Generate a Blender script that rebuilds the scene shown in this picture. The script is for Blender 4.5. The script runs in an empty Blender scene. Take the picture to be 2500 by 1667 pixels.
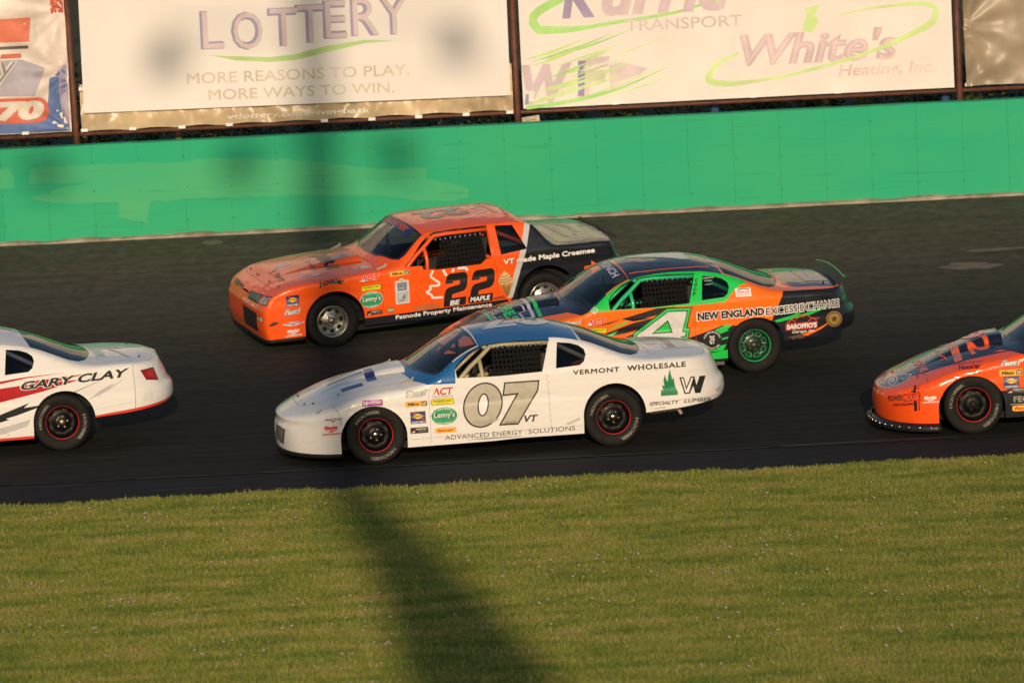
import bpy, bmesh, math, random
import numpy as np
from mathutils import Vector, Matrix, noise
from mathutils.bvhtree import BVHTree
from mathutils.geometry import delaunay_2d_cdt, tessellate_polygon
R = math.radians
random.seed(7); rng = np.random.default_rng(7)
scene = bpy.context.scene
COL = scene.collection

# ------------------------------------------------------------------ camera, sky, sun, exposure
PITCH, ROLL = R(7.8), R(2.85)
fw = Vector((0, math.cos(PITCH), -math.sin(PITCH))); rt = Vector((1, 0, 0)); up = rt.cross(fw)
rt2 = rt*math.cos(ROLL)-up*math.sin(ROLL); up2 = rt*math.sin(ROLL)+up*math.cos(ROLL)
cd = bpy.data.cameras.new('camera'); cam = bpy.data.objects.new('camera', cd); COL.objects.link(cam)
m = Matrix((rt2, up2, -fw)).transposed().to_4x4(); m.translation = (0, -63.8, 9.73)
cam.matrix_world = m
cd.lens = 200; cd.sensor_width = 36; cd.clip_start = 1; cd.clip_end = 3000
cd.dof.use_dof = True; cd.dof.focus_distance = 65.5; cd.dof.aperture_fstop = 2.8
scene.camera = cam

SUN_EL, SUN_AZ = R(14), R(2.14)          # azimuth from -Y towards +X
to_sun = Vector((math.sin(SUN_AZ)*math.cos(SUN_EL), -math.cos(SUN_AZ)*math.cos(SUN_EL), math.sin(SUN_EL)))
w = bpy.data.worlds.new('World'); scene.world = w; w.use_nodes = True
nt = w.node_tree; nt.nodes.clear()
sky = nt.nodes.new('ShaderNodeTexSky'); sky.sky_type = 'NISHITA'; sky.sun_disc = False
sky.sun_elevation = SUN_EL; sky.sun_rotation = math.pi-SUN_AZ
bg = nt.nodes.new('ShaderNodeBackground'); bg.inputs[1].default_value = 0.085
wo = nt.nodes.new('ShaderNodeOutputWorld')
nt.links.new(sky.outputs[0], bg.inputs[0]); nt.links.new(bg.outputs[0], wo.inputs[0])
ld = bpy.data.lights.new('sun', 'SUN'); ld.energy = 2.9; ld.angle = R(0.5); ld.color = (1, .77, .53)
lo = bpy.data.objects.new('sun', ld); COL.objects.link(lo)
lo.rotation_euler = (-to_sun).to_track_quat('-Z', 'Y').to_euler()
vs = scene.view_settings; vs.view_transform = 'Standard'; vs.look = 'None'; vs.gamma = 1; vs.exposure = 0.0
scene.cycles.max_bounces = 8; scene.cycles.transparent_max_bounces = 12

# ------------------------------------------------------------------ materials
MATS = {}
def nodes(mt):
    return mt.node_tree.nodes, mt.node_tree.links
def newmat(name):
    mt = bpy.data.materials.new(name); mt.use_nodes = True
    n, l = nodes(mt); return mt, n, l, n['Principled BSDF']
def mat(name, col, rough=.5, metal=0., coat=0., coat_r=.05, spec=.5, var=0., vscale=6., bump=0., bscale=60.):
    if name in MATS: return MATS[name]
    mt, n, l, b = newmat(name)
    b.inputs['Base Color'].default_value = (*col, 1); b.inputs['Roughness'].default_value = rough
    b.inputs['Metallic'].default_value = metal; b.inputs['Coat Weight'].default_value = coat
    b.inputs['Coat Roughness'].default_value = coat_r; b.inputs['Specular IOR Level'].default_value = spec
    if var or bump:
        tc = n.new('ShaderNodeTexCoord')
    if var:
        nz = n.new('ShaderNodeTexNoise'); nz.inputs['Scale'].default_value = vscale; nz.inputs['Detail'].default_value = 6
        l.new(tc.outputs['Object'], nz.inputs['Vector'])
        mx = n.new('ShaderNodeMix'); mx.data_type = 'RGBA'
        mx.inputs[6].default_value = (*[c*(1-var) for c in col], 1); mx.inputs[7].default_value = (*[min(1, c*(1+var)) for c in col], 1)
        rp = n.new('ShaderNodeMapRange'); rp.inputs[1].default_value = .3; rp.inputs[2].default_value = .7
        l.new(nz.outputs[0], rp.inputs[0]); l.new(rp.outputs[0], mx.inputs[0]); l.new(mx.outputs[2], b.inputs['Base Color'])
    if bump:
        nb = n.new('ShaderNodeTexNoise'); nb.inputs['Scale'].default_value = bscale; nb.inputs['Detail'].default_value = 4
        l.new(tc.outputs['Object'], nb.inputs['Vector'])
        bp = n.new('ShaderNodeBump'); bp.inputs['Strength'].default_value = bump; bp.inputs['Distance'].default_value = .01
        l.new(nb.outputs[0], bp.inputs['Height']); l.new(bp.outputs[0], b.inputs['Normal'])
    MATS[name] = mt
    return mt
def paint(name, col, wear=.35, flake=0.):
    """race-car paint: clear coat over colour, slightly wavy sheet metal, rubber dust and scuffs"""
    if name in MATS: return MATS[name]
    mt, n, l, b = newmat(name)
    tc = n.new('ShaderNodeTexCoord')
    b.inputs['Roughness'].default_value = .5; b.inputs['Specular IOR Level'].default_value = .2
    b.inputs['Coat Weight'].default_value = .8
    b.inputs['Metallic'].default_value = flake
    # wavy panels
    wv = n.new('ShaderNodeTexNoise'); wv.inputs['Scale'].default_value = 2.6; wv.inputs['Detail'].default_value = 2
    l.new(tc.outputs['Object'], wv.inputs['Vector'])
    bp = n.new('ShaderNodeBump'); bp.inputs['Strength'].default_value = .45; bp.inputs['Distance'].default_value = .03
    l.new(wv.outputs[0], bp.inputs['Height'])
    l.new(bp.outputs[0], b.inputs['Normal']); l.new(bp.outputs[0], b.inputs['Coat Normal'])
    # grime: streaks along the car
    mp = n.new('ShaderNodeMapping'); mp.inputs['Scale'].default_value = (1.6, 5, 7)
    l.new(tc.outputs['Object'], mp.inputs['Vector'])
    g = n.new('ShaderNodeTexNoise'); g.inputs['Scale'].default_value = 3.2; g.inputs['Detail'].default_value = 9; g.inputs['Roughness'].default_value = .68
    l.new(mp.outputs[0], g.inputs['Vector'])
    rp = n.new('ShaderNodeMapRange'); rp.inputs[1].default_value = .52; rp.inputs[2].default_value = .74; rp.inputs[4].default_value = wear*1.3
    l.new(g.outputs[0], rp.inputs[0])
    mx = n.new('ShaderNodeMix'); mx.data_type = 'RGBA'; mx.inputs[6].default_value = (*col, 1)
    mx.inputs[7].default_value = (*[c*.45+.05 for c in col], 1)
    l.new(rp.outputs[0], mx.inputs[0]); l.new(mx.outputs[2], b.inputs['Base Color'])
    r2 = n.new('ShaderNodeMapRange'); r2.inputs[1].default_value = .35; r2.inputs[2].default_value = .75
    r2.inputs[3].default_value = .035; r2.inputs[4].default_value = .22
    l.new(g.outputs[0], r2.inputs[0]); l.new(r2.outputs[0], b.inputs['Coat Roughness'])
    MATS[name] = mt
    return mt
def glass(name='window_glass', tint=(.55, .62, .7), rough=.02, ior=1.5):
    if name in MATS: return MATS[name]
    mt = bpy.data.materials.new(name); mt.use_nodes = True; n, l = nodes(mt); n.clear()
    o = n.new('ShaderNodeOutputMaterial'); t = n.new('ShaderNodeBsdfTransparent'); t.inputs[0].default_value = (*tint, 1)
    g = n.new('ShaderNodeBsdfGlossy'); g.inputs['Roughness'].default_value = rough
    f = n.new('ShaderNodeFresnel'); f.inputs[0].default_value = ior
    mx = n.new('ShaderNodeMixShader'); l.new(f.outputs[0], mx.inputs[0]); l.new(t.outputs[0], mx.inputs[1]); l.new(g.outputs[0], mx.inputs[2])
    l.new(mx.outputs[0], o.inputs[0]); MATS[name] = mt
    return mt
BLACKIN = mat('bare_inner_panel', (.02, .02, .02), .75)
def vinyl(col):
    k = 'vinyl_%02x%02x%02x' % tuple(int(min(1, max(0, c))*255) for c in col)
    return mat(k, col, .38, coat=.45, coat_r=.08, var=.10, vscale=14)

# ------------------------------------------------------------------ small helpers
def obj(name, verts, faces, mats, parent=None, smooth=False, mi=None):
    me = bpy.data.meshes.new(name); me.from_pydata([tuple(map(float, v)) for v in verts], [], [tuple(map(int, f)) for f in faces])
    if not isinstance(mats, (list, tuple)): mats = [mats]
    for q in mats: me.materials.append(q)
    if mi is not None: me.polygons.foreach_set('material_index', [int(i) for i in mi])
    if smooth: me.polygons.foreach_set('use_smooth', [True]*len(me.polygons))
    me.update()
    o = bpy.data.objects.new(name, me); COL.objects.link(o)
    if parent: o.parent = parent
    return o
def tag(o, label=None, cat=None, group=None, kind=None):
    if label: o['label'] = label
    if cat: o['category'] = cat
    if group: o['group'] = group
    if kind: o['kind'] = kind
    return o
def empty(name, loc=(0, 0, 0), parent=None):
    o = bpy.data.objects.new(name, None); COL.objects.link(o); o.location = loc; o.empty_display_size = .3
    if parent: o.parent = parent
    return o
class MB:
    """collects primitive shapes into one mesh"""
    def __init__(s): s.v = []; s.f = []; s.mi = []
    def add(s, v, f, mi=0):
        k = len(s.v); s.v += [tuple(map(float, p)) for p in v]; s.f += [tuple(int(i)+k for i in q) for q in f]; s.mi += [mi]*len(f)
    def box(s, x0, x1, y0, y1, z0, z1, mi=0):
        s.add([(x0, y0, z0), (x1, y0, z0), (x1, y1, z0), (x0, y1, z0), (x0, y0, z1), (x1, y0, z1), (x1, y1, z1), (x0, y1, z1)],
              [(0, 3, 2, 1), (4, 5, 6, 7), (0, 1, 5, 4), (1, 2, 6, 5), (2, 3, 7, 6), (3, 0, 4, 7)], mi)
    def tube(s, pts, r, n=8, mi=0, caps=True):
        pts = [Vector(p) for p in pts]; rr = r if isinstance(r, (list, tuple)) else [r]*len(pts)
        rings = []; prev = None
        for i, p in enumerate(pts):
            d = (pts[min(i+1, len(pts)-1)]-pts[max(i-1, 0)]).normalized()
            a = Vector((0, 0, 1)) if abs(d.z) < .9 else Vector((1, 0, 0))
            u = prev-(prev.dot(d))*d if prev else d.cross(a)
            u.normalize(); prev = u; v = d.cross(u)
            rings.append([p+(u*math.cos(2*math.pi*k/n)+v*math.sin(2*math.pi*k/n))*rr[i] for k in range(n)])
        V = [q for r_ in rings for q in r_]; F = []
        for i in range(len(rings)-1):
            for k in range(n):
                F.append((i*n+k, i*n+(k+1) % n, (i+1)*n+(k+1) % n, (i+1)*n+k))
        if caps: F += [tuple(range(n))[::-1], tuple((len(rings)-1)*n+k for k in range(n))]
        s.add(V, F, mi)
    def lathe(s, prof, n=40, mi=0, flip=False):
        """profile (radius, y) around the Y axis"""
        V = [(r*math.cos(2*math.pi*k/n), y, r*math.sin(2*math.pi*k/n)) for r, y in prof for k in range(n)]
        F = []
        for i in range(len(prof)-1):
            for k in range(n):
                q = (i*n+k, i*n+(k+1) % n, (i+1)*n+(k+1) % n, (i+1)*n+k)
                F.append(q[::-1] if flip else q)
        s.add(V, F, mi)
    def build(s, name, mats, parent=None, smooth=False):
        return obj(name, s.v, s.f, mats, parent, smooth, s.mi)
class Spl:
    """monotone cubic through the given points"""
    def __init__(s, pts):
        a = np.array(sorted(pts), float); s.x, s.y = a[:, 0], a[:, 1]
        h = np.diff(s.x); d = np.diff(s.y)/h; n = len(s.x); mm = np.zeros(n)
        if n == 2: mm[:] = d[0]
        else:
            for i in range(1, n-1):
                if d[i-1]*d[i] > 0:
                    w1, w2 = 2*h[i]+h[i-1], h[i]+2*h[i-1]; mm[i] = (w1+w2)/(w1/d[i-1]+w2/d[i])
            mm[0], mm[-1] = d[0], d[-1]
        s.m = mm
    def __call__(s, t):
        t = np.clip(np.asarray(t, float), s.x[0], s.x[-1])
        i = np.clip(np.searchsorted(s.x, t)-1, 0, len(s.x)-2); h = s.x[i+1]-s.x[i]; u = (t-s.x[i])/h
        return ((2*u**3-3*u**2+1)*s.y[i]+(u**3-2*u**2+u)*h*s.m[i]+(-2*u**3+3*u**2)*s.y[i+1]+(u**3-u**2)*h*s.m[i+1])
def in_poly(P, poly):
    x, y = P[:, 0], P[:, 1]; c = np.zeros(len(P), bool); q = np.array(poly, float); j = len(q)-1
    for i in range(len(q)):
        xi, yi, xj, yj = *q[i], *q[j]
        if yi != yj:
            c ^= ((yi > y) != (yj > y)) & (x < (xj-xi)*(y-yi)/(yj-yi)+xi)
        j = i
    return c
def ell(cx, cy, rx, ry, n=28, shear=0., a0=0., a1=2*math.pi):
    o = []
    for i in range(n):
        t = a0+(a1-a0)*i/(n if a1-a0 > 6.28 else n-1); y = ry*math.sin(t)
        o.append((cx+rx*math.cos(t)+shear*y, cy+y))
    return o
def rrect(x0, y0, x1, y1, r, n=4, shear=0.):
    o = []
    for cx, cy, a in ((x1-r, y1-r, 0), (x0+r, y1-r, 90), (x0+r, y0+r, 180), (x1-r, y0+r, 270)):
        for k in range(n+1):
            t = R(a+90*k/n); o.append((cx+r*math.cos(t), cy+r*math.sin(t)))
    return [(x+shear*(y-y0), y) for x, y in o]
def rect(x0, y0, x1, y1, shear=0.): return [(x0, y0), (x1, y0), (x1+shear*(y1-y0), y1), (x0+shear*(y1-y0), y1)]
def inset(poly, d):
    """moves every edge of a polygon inwards by d"""
    n = len(poly); A = sum(poly[i][0]*poly[(i+1) % n][1]-poly[(i+1) % n][0]*poly[i][1] for i in range(n)); s = 1 if A > 0 else -1
    out = []
    for i in range(n):
        p, q, r_ = Vector(poly[i-1]), Vector(poly[i]), Vector(poly[(i+1) % n])
        e1, e2 = (q-p).normalized(), (r_-q).normalized(); n1, n2 = Vector((-e1.y, e1.x))*s, Vector((-e2.y, e2.x))*s
        k = (n1+n2); den = max(.25, 1+n1.dot(n2)); out.append(tuple(q+k*(d/den)))
    return out
def sheet(outline, holes, regions, sp, base='base', grid=True):
    """triangulates a 2-D outline with holes and coloured regions whose borders are mesh edges; returns points, triangles, key per triangle"""
    pts = []; edges = []
    def ring(poly, step=None):
        k = len(pts); pl = []
        n = len(poly)
        for i in range(n):
            a, b = poly[i], poly[(i+1) % n]; pl.append(a)
            if step:
                q = int(math.hypot(b[0]-a[0], b[1]-a[1])/step)
                for j in range(1, q+1): pl.append((a[0]+(b[0]-a[0])*j/(q+1), a[1]+(b[1]-a[1])*j/(q+1)))
        pts.extend(pl); edges.extend([(k+i, k+(i+1) % len(pl)) for i in range(len(pl))])
    ring(outline)
    for h in holes: ring(h, sp)
    for pl, _ in regions: ring(pl, sp)
    q = np.array(outline); lo_, hi_ = q.min(0), q.max(0)
    if grid:
        gx = np.arange(lo_[0], hi_[0], sp); gy = np.arange(lo_[1], hi_[1], sp*.87)
        G = np.array([(x+(sp/2 if j % 2 else 0), y) for j, y in enumerate(gy) for x in gx]); G = G[in_poly(G, outline)]
        # keep the grid clear of constraint points so that no slivers appear
        C = np.array(pts); keep = np.ones(len(G), bool)
        for i in range(0, len(G), 400):
            d = ((G[i:i+400, None, :]-C[None])**2).sum(2).min(1); keep[i:i+400] = d > (sp*.45)**2
        pts.extend([tuple(p) for p in G[keep]])
    r_ = delaunay_2d_cdt([Vector(p) for p in pts], edges, [], 0, 1e-5)
    V = np.array([tuple(v) for v in r_[0]]); T = np.array([tuple(f) for f in r_[2]])
    c = V[T].mean(1); ok = in_poly(c, outline)
    for h in holes: ok &= ~in_poly(c, h)
    key = np.array([base]*len(T), dtype=object)
    for pl, k in regions: key[in_poly(c, pl)] = k
    ok &= key != 'void'
    T, key = T[ok], key[ok]
    a, b, cc = V[T[:, 0]], V[T[:, 1]], V[T[:, 2]]
    ar = (b[:, 0]-a[:, 0])*(cc[:, 1]-a[:, 1])-(b[:, 1]-a[:, 1])*(cc[:, 0]-a[:, 0])
    T[ar < 0] = T[ar < 0][:, ::-1]
    return V, T, key

# ------------------------------------------------------------------ lettering
_tc = {}
def text_tris(txt, bold=0., shear=0., gap=1.):
    k = (txt, bold, shear, gap)
    if k in _tc: return _tc[k]
    cu = bpy.data.curves.new('t', 'FONT'); cu.body = txt; cu.offset = bold; cu.shear = shear; cu.resolution_u = 3; cu.space_character = gap
    cu.fill_mode = 'FRONT'
    o = bpy.data.objects.new('t', cu); COL.objects.link(o)
    dg = bpy.context.evaluated_depsgraph_get(); me = bpy.data.meshes.new_from_object(o.evaluated_get(dg))
    me.calc_loop_triangles()
    V = np.array([tuple(v.co)[:2] for v in me.vertices]); T = np.array([tuple(t.vertices) for t in me.loop_triangles])
    bpy.data.objects.remove(o); bpy.data.curves.remove(cu); bpy.data.meshes.remove(me)
    lo_, hi_ = V.min(0), V.max(0); V = (V-lo_)/(hi_-lo_)
    _tc[k] = (V, T)
    return V, T
def refine(V, T, L):
    """splits triangles so that no edge is longer than L (conforming)"""
    V = [tuple(v) for v in V]; T = [tuple(t) for t in T]
    for _ in range(7):
        mid = {}; out = []; any_ = False
        def md(a, b):
            k = (min(a, b), max(a, b))
            if k in mid: return mid[k]
            if math.dist(V[a], V[b]) <= L: mid[k] = None
            else:
                V.append(tuple((p+q)/2 for p, q in zip(V[a], V[b]))); mid[k] = len(V)-1
            return mid[k]
        for a, b, c in T:
            ab, bc, ca = md(a, b), md(b, c), md(c, a); s = [x is not None for x in (ab, bc, ca)]
            if not any(s): out.append((a, b, c)); continue
            any_ = True
            if all(s): out += [(a, ab, ca), (ab, b, bc), (ca, bc, c), (ab, bc, ca)]
            elif s == [1, 0, 0]: out += [(a, ab, c), (ab, b, c)]
            elif s == [0, 1, 0]: out += [(a, b, bc), (a, bc, c)]
            elif s == [0, 0, 1]: out += [(a, b, ca), (b, c, ca)]
            elif s == [1, 1, 0]: out += [(ab, b, bc), (a, ab, bc), (a, bc, c)]
            elif s == [0, 1, 1]: out += [(bc, c, ca), (a, b, bc), (a, bc, ca)]
            else: out += [(a, ab, ca), (ab, b, c), (ab, c, ca)]
        T = out
        if not any_: break
    return np.array(V), np.array(T)
def prim(p):
    """('p', polygon, colour[, layer]) or ('t', text, x0, y0, w, h, colour, opts) -> points, tris, colour, layer"""
    if p[0] == 'p':
        pl = p[1]; T = tessellate_polygon([[Vector((*q, 0)) for q in pl]])
        return np.array(pl, float), np.array(T), p[2], (p[3] if len(p) > 3 else 0)
    if p[0] == 'raw': return p[1]
    _, txt, x0, y0, w_, h_, colr = p[:7]; o = p[7] if len(p) > 7 else {}
    V, T = text_tris(txt, o.get('b', 0), o.get('s', 0), o.get('g', 1.)); V = V.copy()
    V = V*np.array([w_, h_])
    if 'arc' in o:                                  # bends the line of text over an arc (sagitta)
        t = V[:, 0]/w_*2-1; V[:, 1] += o['arc']*(1-t*t)
    if 'rise' in o: V[:, 1] += o['rise']*V[:, 0]/w_
    V = V+np.array([x0, y0])
    if 'flip' in o: V[:, 0] = 2*x0+w_-V[:, 0]
    if 'rot' in o:
        c, s = math.cos(R(o['rot'])), math.sin(R(o['rot'])); d = V-np.array([x0, y0]); V = np.stack([c*d[:, 0]-s*d[:, 1], s*d[:, 0]+c*d[:, 1]], 1)+np.array([x0, y0])
    return V, T, colr, o.get('l', 1)
def expand(prims):
    """heavy lettering with an M in it is drawn as stacked shifted copies (outlining the font's M breaks it)"""
    out = []
    for p in prims:
        if isinstance(p[0], str) and p[0] == 't' and len(p) > 7 and p[7].get('b', 0) > 0 and 'M' in p[1]:
            _, txt, x0, y0, w_, h_, colr, o = p; d = o['b']*h_/.72; q = dict(o); q.pop('b')
            for k, (a, b) in enumerate(((0, 0), (1, 0), (-1, 0), (0, 1), (0, -1), (.7, .7), (-.7, .7), (.7, -.7), (-.7, -.7))[:9 if o['b'] > .03 else 5]):
                q2 = dict(q); q2['l'] = o.get('l', 1)+.09*k; rx, ry = d*(1+a), d*(1+b)
                if 'rot' in o: t = R(o['rot']); rx, ry = rx*math.cos(t)-ry*math.sin(t), rx*math.sin(t)+ry*math.cos(t)
                out.append(('t', txt, x0+rx, y0+ry, w_-2*d, h_-2*d, colr, q2))
        else: out.append(p)
    return out
WHT, BLK, RED, YEL, NAVY = (.82, .80, .78), (.012, .012, .014), (.62, .03, .03), (.85, .55, .03), (.02, .03, .16)
ORG, GRN = (.95, .13, .012), (.02, .62, .10)
def sticker(kind, x, y, w_, h_, rise=0.):
    """the small contingency stickers that every car carries; unit square scaled to w x h with lower left corner x, y"""
    P = []
    A = P.append
    if kind == 'act':
        A(('t', 'ACT', 0, .18, 1, .82, WHT, dict(b=.07, s=.15, l=0))); A(('t', 'ACT', .02, .2, .97, .78, RED, dict(b=.035, s=.15)))
        A(('p', [(.04, .2), (.2, .62), (.3, .2)], WHT, 2)); A(('t', 'AMERICAN-CANADIAN TOUR', .0, .0, .98, .13, BLK))
    elif kind == 'thunder':
        A(('p', rrect(0, 0, 1, 1, .12), BLK, 0)); A(('p', rrect(.02, .06, .98, .94, .1), (.85, .78, .03), 1))
        A(('t', 'THUNDER ROAD', .08, .46, .84, .36, BLK, dict(b=.02, s=.25, l=2))); A(('t', 'BARRE VERMONT', .2, .16, .6, .16, BLK, dict(l=2)))
    elif kind == 'lenny':
        A(('p', ell(.5, .5, .5, .5), WHT, 0)); A(('p', ell(.5, .5, .48, .48), (.02, .33, .13), 1)); A(('p', ell(.5, .5, .42, .40), (.3, .6, .4), 2)); A(('p', ell(.5, .5, .41, .385), (.02, .33, .13), 3))
        A(('p', rect(.06, .40, .94, .66), (.02, .33, .13), 3)); A(('t', "Lenny's", .12, .30, .78, .42, (.02, .10, .05), dict(b=.05, l=4))); A(('t', "Lenny's", .12, .33, .76, .40, WHT, dict(b=.015, l=5)))
        A(('t', 'SHOE & APPAREL', .24, .08, .52, .10, WHT, dict(l=4, arc=-.04))); A(('t', 'FAMILY OWNED', .27, .80, .46, .10, WHT, dict(l=4, arc=.05)))
    elif kind == 'fast':
        A(('t', 'Fast1', 0, .2, 1, .8, (.10, .10, .11), dict(b=.09, s=.3, l=0))); A(('t', 'Fast1', .02, .24, .96, .72, (.72, .71, .69), dict(b=.05, s=.3, l=1)))
        A(('t', 'Fast1', .03, .26, .94, .68, (.33, .33, .34), dict(b=-.015, s=.3, l=2))); A(('t', 'MOTORSPORTS', .02, .02, .75, .14, (.2, .2, .2), dict(s=.3)))
    elif kind == 'milton':
        A(('p', rect(0, 0, 1, 1), (.85, .45, .06), 0)); A(('t', 'Milton', .12, .24, .50, .52, BLK, dict(b=.012))); A(('p', rect(.74, .14, .98, .90), BLK, 1))
        A(('t', 'CAT', .765, .26, .19, .52, WHT, dict(b=.05, l=2))); A(('p', [(.80, .24), (.93, .24), (.865, .5)], YEL, 3))
    elif kind == 'sunoco':
        A(('p', rect(0, 0, 1, 1), NAVY, 0)); A(('p', [(.12, .92), (.24, .96), (.92, .36), (.84, .26)], RED, 1))
        A(('p', [(.06, .60), (.5, .84), (.94, .60), (.5, .36)], YEL, 2)); A(('t', 'SUNOCO', .12, .53, .76, .15, (.02, .02, .1), dict(b=.03, s=.2, l=3)))
        A(('t', 'RACE FUELS', .06, .05, .88, .15, WHT, dict(b=.03, s=.25, l=2)))
    elif kind == 'blackbox':
        A(('p', rrect(0, 0, 1, 1, .08), (.02, .018, .018), 0)); A(('p', [(.06, .12), (.14, .42), (.28, .5), (.26, .3), (.2, .12)], (.75, .74, .73), 1)); A(('p', [(.1, .3), (.2, .5), (.3, .4)], RED, 2))
        A(('t', 'SPEEDWAY', .3, .56, .62, .26, (.75, .74, .73), dict(b=.02))); A(('t', 'driving products', .42, .22, .5, .2, (.6, .6, .6)))
    elif kind == 'bassett':
        A(('p', rrect(0, 0, 1, 1, .2, 6), (.55, .03, .02), 0)); A(('p', rrect(.012, .05, .988, .95, .19, 6), (.88, .55, .03), 1)); A(('t', 'Bassett', .1, .24, .8, .56, RED, dict(b=.03, s=.25, l=2)))
    elif kind == 'fivestar':
        A(('p', [(0, .62), (.3, .9), (.5, .95), (.7, .9), (1, .62), (.8, .3), (.5, .0), (.2, .3)], (.74, .74, .78), 0)); A(('t', 'FIVE STAR', .14, .42, .74, .42, (.05, .06, .32), dict(b=.03, s=.15)))
        st = [(.5+.12*(1 if i % 2 == 0 else .4)*math.sin(i*math.pi/5), .34+.30*(1 if i % 2 == 0 else .4)*math.cos(i*math.pi/5)) for i in range(10)]; A(('p', st, RED, 2))
    elif kind in ('milwaukee', 'milwaukee_white'):
        c1 = RED if kind == 'milwaukee' else WHT
        A(('t', 'Milwaukee', .1, .48, .75, .46, c1, dict(b=.03, s=.25, rise=.1))); A(('p', [(.1, .36), (.9, .56), (.55, .30), (.62, .30), (.3, .22), (.45, .36)], c1, 0))
        A(('p', rect(0, 0, 1, .17), c1, 0)); A(('t', 'NOTHING BUT HEAVY DUTY', .03, .04, .94, .10, WHT if c1 == RED else (.5, .1, .05), dict(l=1)))
    elif kind == 'hoosier_box':
        A(('p', rect(0, 0, 1, 1), (.36, .04, .30), 0)); A(('t', 'H', .06, .18, .2, .64, WHT, dict(b=.06))); A(('t', 'HOOSIER', .3, .3, .64, .42, WHT, dict(b=.02)))
    elif kind == 'round':
        A(('p', ell(.5, .5, .5, .5), (.05, .06, .03), 0)); A(('p', ell(.5, .5, .44, .44), (.3, .27, .08), 1)); A(('t', 'Barre', .08, .36, .84, .32, (.7, .68, .5), dict(b=.03, s=.2, l=2)))
    out = []
    for p in expand(P):
        V, T, c, ly = prim(p); V = V*np.array([w_, h_])
        V[:, 1] += rise*V[:, 0]; out.append((V+np.array([x, y]), T, c, ly))
    return out

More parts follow.
